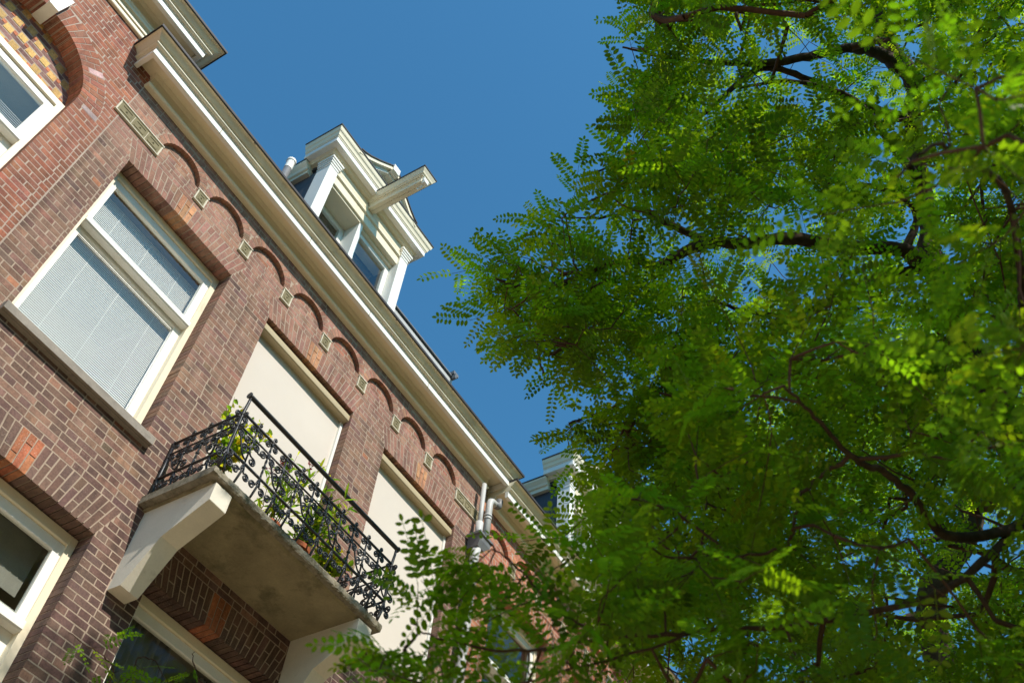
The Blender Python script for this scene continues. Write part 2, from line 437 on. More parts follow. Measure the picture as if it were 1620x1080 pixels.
def sash_window(parent, x0, x1, z0, z1, zt, label=None, y=.15, glass='glass'):
    w = empty('window', (x0, y, z0), parent)
    if label: w['label'] = label
    m_ = MB(); ring_rect(m_, x0 + .003, x1 - .003, z0, z1 - .002, .058, .058, .07, .085, y, y + .14); m_.build('frame', 'paint', w)
    a, b = x0 + .061, x1 - .061
    m_ = MB(); ring_rect(m_, a, b, zt, z1 - .087, .05, .07, .075, .085, y + .022, y + .065)
    m_.bbox(a, b, y - .02, y + .064, zt - .006, zt + .072, .012); m_.build('sash', 'white', w)
    m_ = MB(); m_.box(a + .05, b - .07, y + .042, y + .048, zt + .07, z1 - .17); m_.build('pane', glass, w)
    m_ = MB(); ring_rect(m_, a, b, z0 + .07, zt + .02, .055, .075, .14, .06, y + .068, y + .11); m_.build('sash', 'white', w)
    m_ = MB(); m_.box(a + .055, b - .075, y + .086, y + .092, z0 + .2, zt - .04); m_.build('pane', glass, w)
    room(w, x0, x1, z0, z1)
    return w
def stone_sill(parent, x0, x1, z, label=None):
    m_ = MB(); m_.extx([(.19, z), (.0, z - .012), (-.062, z - .03), (-.070, z - .036), (-.070, z - .108), (-.045, z - .112), (-.045, z - .118), (.19, z - .118)], x0 - .045, x1 + .055)
    return m_.build('sill', 'sill', parent, label=label)
def entablature(parent, dz, path, yb, extra=False, name='cornice', lab=None):
    """moulded cornice in four pieces; path(o) gives the plan line at projection o from the wall"""
    c = empty(name, (path(0)[0][0], yb, 8.6 + dz), parent)
    if lab: c['label'] = lab
    Z = lambda p: [(o, z + dz) for o, z in p]
    m_ = MB(); m_.sweep(Z([(-.06, 8.594), (.052, 8.594), (.066, 8.606), (.070, 8.622), (.060, 8.64), (.054, 8.655), (.054, 8.758), (.066, 8.772), (.082, 8.80), (-.06, 8.80)]), path); m_.build('frieze_board', 'paint', c)
    m_ = MB(); m_.sweep(Z([(-.06, 8.802), (.205, 8.802), (.205, 8.826), (-.06, 8.826)]), path); m_.build('soffit', 'paint', c)
    m_ = MB(); m_.sweep(Z([(.215, 8.706), (.255, 8.706), (.261, 8.712), (.261, 8.80), (.215, 8.80)]), path); m_.build('fascia', 'white', c)
    pr = [(-.06, 8.8265), (.214, 8.8265), (.214, 8.8015), (.270, 8.8015), (.274, 8.812), (.292, 8.816), (.303, 8.826), (.304, 8.838), (.297, 8.850), (.290, 8.856), (.288, 8.8745)]
    for i in range(1, 9):
        t = i / 8; pr.append((.284 + .088 * t, 8.8745 + .062 * (t - .16 * math.sin(2 * math.pi * t))))
    pr += [(.374, 8.943), (-.06, 8.943)]
    m_ = MB(); m_.sweep(Z(pr), path); m_.build('gutter', 'gutterpaint', c)
    m_ = MB(); m_.sweep(Z([(-.06, 8.9445), (.380, 8.9445), (.387, 8.940), (.390, 8.946), (.389, 8.978), (.382, 8.984), (-.06, 8.985)]), path); m_.build('rim', 'rim', c)
    xa, xb = min(p[0] for p in path(.2)), max(p[0] for p in path(.2)); x = xa + .9
    while x < xb - .2:
        m_ = MB(); m_.box(x, x + .006, yb - .2628, yb - .25, 8.705 + dz, 8.7995 + dz); m_.build('board_joint', 'olive_stone', c)
        m_ = MB(); m_.box(x + .31, x + .335, yb - .378, yb - .30, 8.936 + dz, 8.9435 + dz); m_.build('gutter_bracket', 'zincdark', c)
        x += 1.37 + .3 * math.sin(x * 7)
    if extra:
        m_ = MB(); m_.sweep(Z([(-.06, 8.40), (.03, 8.40), (.035, 8.41), (.035, 8.455), (.05, 8.46), (.05, 8.50), (.03, 8.505), (.03, 8.54), (.06, 8.55), (.065, 8.59), (-.06, 8.59)]), path); m_.build('architrave', 'paint', c)
    return c
def roof(parent, x0, x1, dz, yb=.05):
    m_ = MB(); m_.extx([(yb, 8.80 + dz), (yb, 8.975 + dz), (.80, 10.90 + dz), (5.2, 12.2 + dz), (9.5, 11.3 + dz), (9.5, 8.8 + dz)], x0, x1)
    return m_.build('roof', 'slate', parent)

# ================================================================== house A: brown brick, three window bays, dormer, balcony
HA = thing('brick_house', 'brown brick house with balcony, blind arches and a cream dormer above its cornice', 'house', (4.14, 4, GZ), 'row of brick houses')
XA0, XA1 = 1.086, 7.30
OPEN = [(1.41, 2.816, 5.43, 7.69), (3.39, 4.82, 4.93, 7.69), (5.40, 6.83, 5.43, 7.69),
        (1.41, 2.83, 1.9, 4.40), (3.39, 4.82, 1.9, 4.40), (5.40, 6.83, 1.9, 4.40)]
STX, STP = 2.145, .666                                    # first small stone, pitch
ARX = [STX + STP * (k - .5) for k in range(8)]      # centres of the blind arches
ARR, ARZ = .257, 8.24
def solidA(z):
    iv = [(XA0, XA1)]
    for a, b, c, d in OPEN:
        if c <= z < d + .02: iv = subtract(iv, (a - .004, b + .004))
    return iv
AH = lambda d: .296 if d > 6 else .31
cutsA = [arch_cut(a, b, d, d + AH(d) + .002) for a, b, c, d in OPEN]
def freeA(z):
    iv = [(XA0 + .006, XA1 - .004)]
    for (a, b, c, d), f in zip(OPEN, cutsA):
        if c <= z < d: iv = subtract(iv, (a, b))
        k = f(z)
        if k: iv = subtract(iv, k)
    return iv
wallA = backing(solidA, 1.9, 8.238, +.0012, .245, 'mortar', HA)
m_ = MB(); m_.box(XA0, XA1, .0513, .245, 8.238, 8.95); m_.build('niche_backing', 'mortar', HA)
m_ = MB(); m_.box(XA0, XA1, .006, .25, GZ, 1.9); m_.build('lower_wall', 'texA', HA)
m_ = MB(); m_.box(XA0 + .02, XA1 - .02, 2.0, 9.5, GZ, 8.9); m_.build('house_body', 'texA', HA)
BA = Bricks()
def colA(x, z):
    if z > 8.0:
        for c in ARX:
            if abs(x - c - .02) < .16 and 8.24 < z < 8.44 and random.random() < (.75 if c > 3 else .3): return vary((.36, .165, .11), .1, .04)
        return vary((.335, .185, .135), .08, .03)
    if z > 7.72: return vary((.31, .172, .125), .09, .03)
    if random.random() < min(max((6.5 - z) / 2.2, .06), .94): return vary((.160, .098, .080), .11, .04)   # darker purple-brown bricks, drawn more often lower down the wall
    return brown()
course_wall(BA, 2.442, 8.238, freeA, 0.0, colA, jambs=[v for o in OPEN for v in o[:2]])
for i, (a, b, c, d) in enumerate(OPEN):
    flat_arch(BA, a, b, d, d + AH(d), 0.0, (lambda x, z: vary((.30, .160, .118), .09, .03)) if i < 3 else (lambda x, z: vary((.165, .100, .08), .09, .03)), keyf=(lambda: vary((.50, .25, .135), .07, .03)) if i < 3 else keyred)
def freeN(z):
    out = []
    for x in ARX:
        h = ARR ** 2 - (z - ARZ) ** 2
        if h > 0: out.append((x - math.sqrt(h) - .02, x + math.sqrt(h) + .02))
    return out
course_wall(BA, 8.242, 8.51, freeN, .05, colA)
# brickwork round the blind niches
def solidBand(z):
    iv = [(XA0, XA1)]
    for x in ARX:
        h = (ARR + .004) ** 2 - (z - ARZ) ** 2
        if h > 0: iv = subtract(iv, (x - math.sqrt(h), x + math.sqrt(h)))
    return iv
bandA = backing(solidBand, 8.238, 8.72, .0012, .0518, 'mortar', HA, 'arcade_band')
BB = Bricks()
ROUT = .357
def freeBand(z):
    iv = [(XA0 + .006, XA1 - .004)]
    for x in ARX:
        h = (ROUT + .008) ** 2 - (z - ARZ) ** 2
        if h > 0: iv = subtract(iv, (x - math.sqrt(h), x + math.sqrt(h)))
    return iv
course_wall(BB, 8.24, 8.71, freeBand, .0, lambda x, z: vary((.345, .19, .137), .09, .03))
for x in ARX:
    n = 15
    for i in range(n):
        a0 = math.pi * (i + .07) / n; a1 = math.pi * (i + .93) / n
        am = (a0 + a1) / 2
        ro = min(ROUT, .329 / max(abs(math.cos(am)), .01) if abs(math.cos(am)) > .5 else ROUT)
        q = [(x + r * math.cos(a), ARZ + r * math.sin(a)) for r, a in ((ARR, a1), (ARR, a0), (ro, a0), (ro, a1))]
        BB.quad(q, -.001, .0525, vary((.35, .185, .13), .1, .04))
BA.build(wallA); BB.build(bandA, 120)
def corbel(x0, x1, name='corbel_stone', n=1, par=HA, y=.008, z0=8.062, z1=8.236):
    root = empty(name, ((x0 + x1) / 2, y, z0), par)
    m_ = MB(); m_.bbox(x0, x1, y - .022, y + .05, z0, z1, .003)
    m_.bbox(x0 - .006, x1 + .006, y - .034, y + .05, z1 - .022, z1 - .001, .004); m_.bbox(x0 - .003, x1 + .003, y - .030, y + .05, z0 - .012, z0 + .006, .004)
    yy = y - .022
    m_.box(x0, x0 + .012, yy - .006, yy + .002, z0 + .007, z1 - .023); m_.box(x1 - .012, x1, yy - .006, yy + .002, z0 + .007, z1 - .023)
    m_.build('stone_block', 'stone', root)
    for i in range(n):                                   # sunk panel with a fillet frame and a rosette
        a = x0 + .014 + (x1 - x0 - .028) * i / n + .003; b = x0 + .014 + (x1 - x0 - .028) * (i + 1) / n - .003; zt = z1 - .026; zb = z0 + .010
        m_ = MB(); m_.box(a, b, yy - .003, yy + .002, zb, zt)
        for bx in ((a + .022, b - .022, zt - .034, zt - .028), (a + .022, b - .022, zb + .022, zb + .028), (a + .022, a + .028, zb + .0285, zt - .0345), (b - .028, b - .022, zb + .0285, zt - .0345)):
            m_.box(bx[0], bx[1], yy - .008, yy - .002, bx[2], bx[3])
        cx, cz = (a + b) / 2, (zb + zt) / 2; r = .016
        m_.add([(cx, yy - .014, cz)] + [(cx + r * math.cos(k * math.pi / 4), yy - .002, cz + r * math.sin(k * math.pi / 4)) for k in range(8)], [(0, 1 + k, 1 + (k + 1) % 8) for k in range(8)])
        m_.build('panel', 'olive_stone', root)
corbel(1.018, 1.572, 'long_corbel_stone', 3); corbel(6.74, 7.288, 'long_corbel_stone', 3)
for k in range(7): corbel(STX + STP * k - .070, STX + STP * k + .070)
# cornice with returns at both ends
def pathA(o): return [(1.14 - o, .004), (1.14 - o, -o), (7.255 + o, -o), (7.255 + o, .11)]
entablature(HA, .084, pathA, 0, lab='cream moulded cornice with dark rim')
roof(HA, 1.1, 7.29, .084, .09)
# upper left window with venetian blind
w1 = sash_window(HA, 1.41, 2.816, 5.43, 7.69, 6.86, 'tall sash window with a lowered white venetian blind')
m_ = MB()
zz = 5.60
while zz < 7.50:
    m_.add([(1.50, .298, zz - .0105), (2.73, .298, zz - .0105), (2.73, .3045, zz + .0105), (1.50, .3045, zz + .0105)], [(0, 1, 2, 3)])
    zz += .0211
for x in (1.75, 2.12, 2.5): m_.box(x - .002, x + .002, .296, .2975, 5.55, 7.5)
m_.build('venetian_blind', 'slat', w1, fixn=False, kind='stuff')
stone_sill(HA, 1.41, 2.816, 5.43, 'worn grey stone sill'); stone_sill(HA, 5.40, 6.83, 5.43)
# windows closed by roller screens
def screen_window(x0, x1, z0, z1, label):
    w = sash_window(HA, x0, x1, z0, z1, z1 - .85, label, y=.19)
    a, b = x0 + .004, x1 - .004
    m_ = MB(); m_.extx([(.145, 7.558), (.040, 7.558), (.030, 7.566), (.028, 7.60), (.032, 7.64), (.05, 7.668), (.085, 7.680), (.145, 7.684)], a, b); m_.build('screen_box', 'alu', w)
    s = MB(); nx = 14; nz = 26
    for i in range(nz + 1):
        for k in range(nx + 1):
            x = a + .03 + (b - a - .06) * k / nx; z = z0 + .02 + (7.57 - z0 - .02) * i / nz
            s.v.append((x, .122 + .0016 * math.sin(x * 5 + z * 2.1) + .001 * math.sin(z * 9 + x), z))
    for i in range(nz):
        for k in range(nx): o = i * (nx + 1) + k; s.f.append((o, o + 1, o + nx + 2, o + nx + 1))
    s.build('screen_cloth', 'fabric', w, smooth=True, fixn=False)
    m_ = MB(); m_.box(a + .03, b - .03, .112, .134, z0 + .01, z0 + .035); m_.build('bottom_bar', 'alu', w)
    for xx in (a, b - .032):
        m_ = MB(); m_.bbox(xx, xx + .032, .098, .148, z0 + .01, 7.564, .003); m_.build('screen_guide', 'white', w)
screen_window(3.39, 4.82, 4.93, 7.69, 'balcony door opening covered by a lowered cream roller screen')
screen_window(5.40, 6.83, 5.43, 7.69, 'window covered by a lowered cream roller screen')
# lower windows
lw1 = sash_window(HA, 1.41, 2.83, 1.9, 4.40, 3.60, 'lower sash window with dark panes and lace border', glass='clearglass')
m_ = MB(); m_.box(1.53, 2.70, .225, .228, 3.675, 3.735); m_.build('lace_border', 'lace', lw1)
m_ = MB(); m_.box(1.5, 2.72, .36, .364, 3.90, 4.34); m_.build('reflection_sheet', 'curtain', lw1)  # grey sheet added to imitate the reflection in the upper pane
lw2 = sash_window(HA, 3.39, 4.82, 1.9, 4.40, 3.40, 'shaded window under the balcony with drawn grey curtain', glass='clearglass')
lw3 = sash_window(HA, 5.40, 6.83, 1.9, 4.40, 3.40)
def drape(par, xa, xb, z0, z1, y):
    m_ = MB(); n = 60
    for k in range(n + 1):
        x = xa + (xb - xa) * k / n; yy = y + .03 * math.sin(k * .95) + .012 * math.sin(k * 2.3)
        m_.v += [(x, yy, z0), (x, yy, z1)]
    for k in range(n): m_.f.append((2 * k, 2 * k + 2, 2 * k + 3, 2 * k + 1))
    m_.build('curtain', 'curtain', par, smooth=True, fixn=False)
drape(lw2, 3.44, 4.02, 2.0, 4.32, .33); drape(lw2, 4.4, 4.78, 2.0, 4.32, .40); drape(lw3, 5.45, 5.9, 2.0, 4.32, .40)

# drain pipes and rain head
dp = empty('drainpipe', (7.2, -.12, GZ), HA); dp['label'] = 'two grey zinc pipes joining a rain head'
def pipe(path, r, name='pipe', mat='zinc', sides=14): m_ = MB(); m_.tube(path, r, sides); return m_.build(name, mat, dp, smooth=True)
pipe([(7.155, -.115, 8.60), (7.155, -.115, 7.70)], .030)
pipe([(7.155, -.115, 7.96), (7.155, -.115, 7.70)], .047, 'pipe_sleeve')
el_ = [(7.50, -.13, 8.60), (7.50, -.13, 8.54)] + [(7.50 - .08 * (1 - math.cos(t)), -.13, 8.54 - .075 * math.sin(t)) for t in (.4, .8, 1.2)]
pipe(el_ + [(7.40, -.13, 8.462)], .046, 'pipe_elbow', 'zincdark')
pipe([(7.41, -.13, 8.462), (7.345, -.128, 8.452), (7.315, -.126, 8.43), (7.30, -.125, 8.38), (7.295, -.125, 7.70)], .045)
for z in (8.18, 8.13): pipe([(7.296, -.125, z), (7.296, -.125, z - .022)], .052, 'pipe_collar')
m_ = MB()
pr = [(.145, 7.735), (.145, 7.705), (.115, 7.70), (.11, 7.63), (.065, 7.545)]
for (h0, z0), (h1, z1) in zip(pr[:-1], pr[1:]):
    c0, c1 = 7.20, 7.16 if z1 < 7.56 else 7.20
    d0, d1 = h0 * .62, h1 * .62
    m_.add([(c0 - h0, -.13 - d0, z0), (c0 + h0, -.13 - d0, z0), (c0 + h0, -.02, z0), (c0 - h0, -.02, z0),
            (c1 - h1, -.13 - d1, z1), (c1 + h1, -.13 - d1, z1), (c1 + h1, -.02, z1), (c1 - h1, -.02, z1)],
           [(4, 5, 1, 0), (5, 6, 2, 1), (6, 7, 3, 2), (7, 4, 0, 3)] + ([(0, 1, 2, 3)] if z0 > 7.73 else []) + ([(7, 6, 5, 4)] if z1 < 7.55 else []))
m_.build('rain_head', 'zincdark', dp)
pipe([(7.16, -.115, 7.56), (7.135, -.115, 7.42), (7.135, -.115, GZ)], .055)
for z in (6.9, 5.2, 3.4): pipe([(7.135, -.115, z), (7.135, -.115, z - .05)], .062, 'pipe_collar')

# ------------------------------------------------------------------ dormer (sub-parts), used for house A and copied to the next house
def make_dormer(par):
    D = empty('dormer', (4.125, 0, 8.9), par); D['label'] = 'cream painted dormer with moulded pediment and hoist beam'
    XL, XR = 3.278, 4.972
    for s, (a, b) in ((0, (XL, XL + .15)), (1, (XR - .15, XR))):
        m_ = MB(); m_.bbox(a, b, -.02, .20, 8.95, 10.86, .004); m_.build('pilaster', 'white', D)
        m_ = MB()
        for (dx, z0, z1) in ((.008, 10.80, 10.822), (.012, 10.86, 10.90), (.022, 10.901, 10.94), (.034, 10.941, 10.985)):
            m_.bbox(a - dx, b + dx, -.02 - dx, .205, z0, z1, .005)
        m_.build('capital', 'white', D)
    a, b = XL + .151, XR - .151
    m_ = MB()
    m_.bbox(a, b, .022, .20, 10.64, 10.80, .004); m_.bbox(a, b, -.004, .20, 10.801, 10.86, .012)
    m_.bbox(a, b, .004, .20, 10.861, 10.90, .004); m_.bbox(XL - .02, XR + .02, .012, .22, 10.986, 11.06, .004); m_.bbox(a, b, .0045, .20, 10.901, 10.985, .004)
    m_.build('architrave', 'paint', D)
    # casements: left one set deeper, right one forward
    mx = 4.10
    m_ = MB(); m_.bbox(mx - .035, mx + .035, .06, .36, 9.0, 10.64, .004); m_.build('mullion', 'white', D)
    m_ = MB(); m_.box(a, mx - .036, .05, .38, 10.60, 10.639); m_.box(mx + .036, b, .09, .38, 10.60, 10.639); m_.build('window_head', 'paint', D)
    for x0, x1, y in ((a, mx - .036, .30), (mx + .036, b, .13)):
        m_ = MB(); ring_rect(m_, x0 + .002, x1 - .002, 9.05, 10.598, .06, .07, .08, .085, y, y + .05); m_.build('casement', 'white', D)
        m_ = MB(); m_.box(x0 + .062, x1 - .072, y + .02, y + .026, 9.13, 10.512); m_.build('pane', 'glass', D)
    m_ = MB(); m_.box(a, b, .05, .4, 8.95, 9.05); m_.build('window_sill', 'paint', D)
    m_ = MB(); m_.box(XL + .15, XR - .15, 1.2, 1.22, 8.95, 10.6); m_.box(XL + .16, XR - .16, .42, 1.2, 10.6, 10.63); m_.build('room_recess', 'room', D)
    m_ = MB(); m_.box(XL + .17, XR - .17, .44, .445, 8.95, 10.58); m_.build('reflection_sheet', 'reflection', D)  # pale sheet added behind the glass to imitate bright reflected sky
    # cheeks and their lower eaves
    for s, x in ((-1, XL + .03), (1, XR - .03)):
        m_ = MB(); m_.box(min(x, x - s * .05), max(x, x - s * .05), .201, 1.9, 8.95, 10.9); m_.build('cheek', 'slate', D)
        m_ = MB(); e = [(x - s * .02, 10.88), (x + s * .06, 10.88), (x + s * .06, 10.95), (x + s * .085, 10.96), (x + s * .10, 11.0), (x + s * .145, 11.06), (x + s * .15, 11.09), (x - s * .02, 11.09)]
        m_.exty(e, .36, 1.9); m_.build('side_eave', 'paint', D)
        m_ = MB(); m_.exty([(x - s * .02, 11.091), (x + s * .158, 11.091), (x + s * .158, 11.115), (x - s * .02, 11.118)], .36, 1.9); m_.build('side_rim', 'rim', D)
    m_ = MB(); m_.box(XL + .02, XR - .02, .3, 1.9, 11.0, 11.16); m_.build('dormer_roof', 'slate', D)
    # cornice with returns
    def path(o): return [(XL - o, .39), (XL - o, -.0 - o), (XR + o, -.0 - o), (XR + o, .39)]
    m_ = MB(); m_.sweep([(-.2, 11.061), (.035, 11.061), (.04, 11.075), (.055, 11.085), (.07, 11.10), (-.2, 11.10)], path); m_.build('bed_moulding', 'paint', D)
    m_ = MB(); m_.sweep([(-.2, 11.102), (.138, 11.102), (.143, 11.107), (.143, 11.20), (-.2, 11.20)], path); m_.build('corona', 'white', D)
    cy = [(.150, 11.201), (.153, 11.215), (.162, 11.225)] + [(.162 + .04 * t, 11.225 + .13 * (t + .12 * math.sin(2 * math.pi * t))) for t in (.2, .4, .6, .8, 1.0)] + [(.205, 11.365)]
    m_ = MB(); m_.sweep([(-.2, 11.201)] + cy + [(-.2, 11.365)], path); m_.build('cornice_moulding', 'paint', D)
    m_ = MB(); m_.sweep([(-.2, 11.3665), (.212, 11.3665), (.214, 11.372), (.214, 11.392), (-.2, 11.393)], path); m_.build('rim', 'rim', D)
    # pediment: raking moulding with concave feet
    xc = 4.125
    out = [(-.64, 11.394), (-.56, 11.43), (-.46, 11.50), (-.30, 11.65), (-.09, 11.87), (-.055, 11.90), (.055, 11.90), (.09, 11.87), (.30, 11.65), (.46, 11.50), (.56, 11.43), (.64, 11.394)]
    def band(d0, d1, y0, y1, name, mat):
        m_ = MB()
        up = [(xc + x, z - d0) for x, z in out]; lo = [(xc + x * (1 - .0), z - d1) for x, z in out]
        lo = [(x, max(z, 11.215)) for x, z in lo]
        for i in range(len(out) - 1):
            m_.exty([lo[i], lo[i + 1], up[i + 1], up[i]], y0, y1)
        m_.build(name, mat, D)
    band(-.022, 0, -.222, .3, 'pediment_rim', 'rim'); band(.0, .075, -.205, .3, 'raking_moulding', 'paint'); band(.076, .15, -.150, .3, 'raking_fillet', 'white')
    m_ = MB(); m_.exty([(xc + x, z - .10) for x, z in out if z > 11.45] + [(xc + .5, 11.21), (xc - .5, 11.21)][::1], -.03, .25); m_.build('tympanum', 'paint', D)
    m_ = MB(); m_.extx([(-.19, 11.78), (-.235, 11.80), (-.235, 11.94), (-.21, 11.955), (.1, 11.955), (.1, 11.78)], xc - .065, xc + .065); m_.build('pediment_block', 'white', D)
    # hoist beam hood breaking forward under the cornice
    def hp(o): return [(xc - .052 - o, .0), (xc - .052 - o, -.83 - o), (xc + .052 + o, -.83 - o), (xc + .052 + o, .0)]
    m_ = MB(); m_.sweep([(-.05, 10.93), (.0, 10.93), (.003, 10.935), (.003, 11.0), (.014, 11.008), (.014, 11.03), (-.05, 11.03)], hp); m_.build('hoist_beam', 'paint', D)
    m_ = MB(); m_.sweep([(-.05, 11.031), (.03, 11.031), (.034, 11.045), (.048, 11.055), (.055, 11.08), (.075, 11.12), (.078, 11.135), (-.05, 11.135)], hp); m_.build('hood_moulding', 'paint', D)
    m_ = MB(); m_.sweep([(-.051, 11.1365), (.085, 11.1365), (.087, 11.14), (.087, 11.16), (-.051, 11.162)], hp); m_.build('hood_rim', 'rim', D)
    m_ = MB(); m_.bbox(xc - .046, xc + .046, -.872, -.8305, 10.945, 11.025, .006); m_.bbox(xc - .036, xc + .036, -.882, -.8305, 10.905, 10.944, .006); m_.build('beam_end', 'white', D)
    m_ = MB(); m_.tube([(xc, -.78 + .038 * math.sin(t), 10.89 - .038 * math.cos(t)) for t in np.linspace(.3, 2 * math.pi + .3, 18)], .009, 8)
    m_.tube([(xc, -.78, 10.94), (xc, -.78, 10.915)], .011, 8); m_.build('hoist_ring', 'white', D, smooth=True)
    return D
dormerA = make_dormer(HA)
vp = empty('vent_pipe', (3.02, .42, 9.7), HA)
m_ = MB(); m_.tube([(3.04, .46, 9.6), (3.04, .46, 10.85)], .048, 16); m_.build('pipe', 'zincdark', vp, smooth=True)
m_ = MB(); m_.lathe([(.052, 0), (.052, .17), (.062, .172), (.062, .21), (.05, .225)], (3.04, .46, 10.72), 16); m_.build('cap', 'white', vp, smooth=False)
# skylight kerb on the roof
rs = empty('roof_window', (6.5, 1.0, 10.8), HA)
m_ = MB(); m_.extx([(.74, 10.90), (.73, 11.12), (.76, 11.15), (1.25, 11.22), (1.25, 11.0)], 5.15, 7.16); m_.build('kerb', 'zinc', rs)
m_ = MB(); m_.extx([(.70, 11.152), (.70, 11.178), (.74, 11.19), (1.28, 11.26), (1.28, 11.222)], 5.13, 7.18); m_.build('lid', 'zincdark', rs)
m_ = MB(); m_.box(7.08, 7.20, .66, .80, 11.19, 11.25); m_.box(7.10, 7.14, .64, .70, 11.10, 11.19); m_.build('hinge', 'zincdark', rs)

# ================================================================== balcony of house A
BAL = empty('balcony', (4.08, -.4, 4.85), HA); BAL['label'] = 'concrete balcony on two consoles with scrolled iron railing'
BX0, BX1, BY, BZ0, BZ1 = 3.03, 5.13, -.76, 4.858, 4.934
m_ = MB(); nx = 90
cols_ = []
for i in range(nx + 1):
    x = BX0 + (BX1 - BX0) * i / nx; j = lambda s=.004: random.uniform(-s, s)
    ring = [(x, -.0, BZ0), (x, BY + .05, BZ0 + j(.001)), (x + j(), BY + .008 + j(), BZ0 + j()), (x + j(), BY + j(), BZ0 + .012 + j(.003)), (x + j(), BY + j(.003), (BZ0 + BZ1) / 2 + j(.003)),
            (x + j(), BY + .003 + j(), BZ1 - .012 + j()), (x + j(), BY + .012 + j(), BZ1 + j()), (x, BY + .06, BZ1 + j(.003)), (x, 0, BZ1)]
    m_.v += ring
k = 9
for i in range(nx):
    for a in range(k): b = (a + 1) % k; m_.f.append((i * k + a, i * k + b, (i + 1) * k + b, (i + 1) * k + a))
m_.f += [tuple(range(k)), tuple(nx * k + a for a in range(k))]
m_.build('slab', 'moss', BAL)
m_ = MB(); m_.extx([(0, 4.836), (-.69, 4.836), (-.705, 4.8575), (0, 4.8575)], BX0 + .06, BX1 - .06); m_.build('slab_soffit', 'concrete', BAL)
for x in (3.112, 4.875):
    m_ = MB(); m_.extx([(.0, 4.115), (-.132, 4.115), (-.35, 4.47), (-.725, 4.668), (-.728, 4.672), (-.728, 4.835), (.0, 4.835)], x, x + .172); m_.build('console', 'render', BAL)
# --- wrought iron
V0 = BZ1
def smooth_path(pts, n=6):
    P = [Vector((p[0], 0, p[1])) for p in pts]; out = []
    for i in range(len(P) - 1):
        a = P[max(i - 1, 0)]; b = P[i]; c = P[i + 1]; d = P[min(i + 2, len(P) - 1)]
        for t in np.linspace(0, 1, n, endpoint=False):
            out.append(.5 * ((2 * b) + (c - a) * t + (2 * a - 5 * b + 4 * c - d) * t * t + (3 * b - a - 3 * c + d) * t ** 3))
    out.append(P[-1]); return out
def spiral(cx, cz, r, a0, turns, sgn, n=15, r1=.28):
    return [(cx + r * (1 - (1 - r1) * t) * math.cos(a0 + sgn * turns * 2 * math.pi * t), cz + r * (1 - (1 - r1) * t) * math.sin(a0 + sgn * turns * 2 * math.pi * t)) for t in np.linspace(0, 1, n)]
def scroll_mesh(pts, r=.0074, knob=True):
    p = smooth_path(pts, 2); m_ = MB(); m_.tube(p, [r] * (len(p) - 1) + [r * .9], 5)
    if knob:
        c = p[-1]; m_.tube([c + Vector((0, -.007, 0)), c + Vector((0, .007, 0))], .0115, 6)
    return m_.mesh('scroll', 'iron', smooth=True)
PI = math.pi
def mir(p): return [(-x, z) for x, z in p]
SCR = []
up1 = [(.004, .600 - .03), (.012, .575)] + spiral(.040, .545, .031, PI * .72, 1.35, -1)      # between the two top rails
dn1 = [(.006, .462), (.014, .45)] + spiral(.050, .410, .037, PI * .75, 1.4, -1)             # hanging below the second rail
ft1 = [(.004, .188), (.010, .17), (.018, .135)] + spiral(.054, .094, .036, PI * .8, 1.4, -1)  # on the feet
md1 = [(-.006, .40), (-.012, .37)] + spiral(-.056, .322, .040, PI * .25, 1.4, 1)            # left of each plain bar
md2 = [(.006, .34), (.02, .31)] + spiral(.056, .264, .040, PI * .6, 1.35, -1)
sweep1 = [(.004, .44), (.03, .425), (.07, .37), (.105, .30), (.14, .25), (.172, .235), (.181, .255)]
sweep2 = [(.181, .43), (.15, .425), (.12, .39), (.085, .385), (.05, .40), (.022, .402), (.005, .385)]
for p, where in ((up1, 'a'), (mir(up1), 'a'), (dn1, 'e'), (mir(dn1), 'e'), (ft1, 'f'), (mir(ft1), 'f'), (md1, 'o'), (md2, 'o')):
    SCR.append((scroll_mesh(p), where))
SW = [(scroll_mesh(sweep1, .008, False), 'e'), (scroll_mesh(sweep2, .0072, False), 'o')]
m_ = MB(); m_.tube([(0, 0, .20), (0, 0, .60)], .0085, 6); ME_PLAIN = m_.mesh('baluster', 'iron', smooth=True)
m_ = MB(); m_.tube([(0, 0, .2 + .4 * i / 26) for i in range(27)], .0105, 4, twist=.42); ME_TWIST = m_.mesh('baluster', 'iron')
m_ = MB(); m_.tube(smooth_path([(0, .60), (0, .625), (.004, .645), (.018, .652), (.026, .640), (.022, .630)], 3), .0075, 6)
m_.tube([(.020, -.008, .632), (.020, .008, .632)], .012, 6); ME_HOOK = m_.mesh('finial', 'iron', smooth=True)
m_ = MB(); m_.tube([(0, .05, 0), (0, .03, .03), (0, 0, .115), (0, 0, .20)], .0095, 6)
m_.tube([(-.016, 0, .148), (.016, 0, .148)], .012, 6); ME_FOOT = m_.mesh('foot', 'iron', smooth=True)
m_ = MB(); m_.box(-.012, .012, -.012, .012, -.008, .008)
ME_COL = m_.mesh('clasp', 'iron')
def rail_obj(me, name, pos, rz):
    o = bpy.data.objects.new(name, me); put(o, BAL, pos); o.rotation_euler = (0, 0, rz)
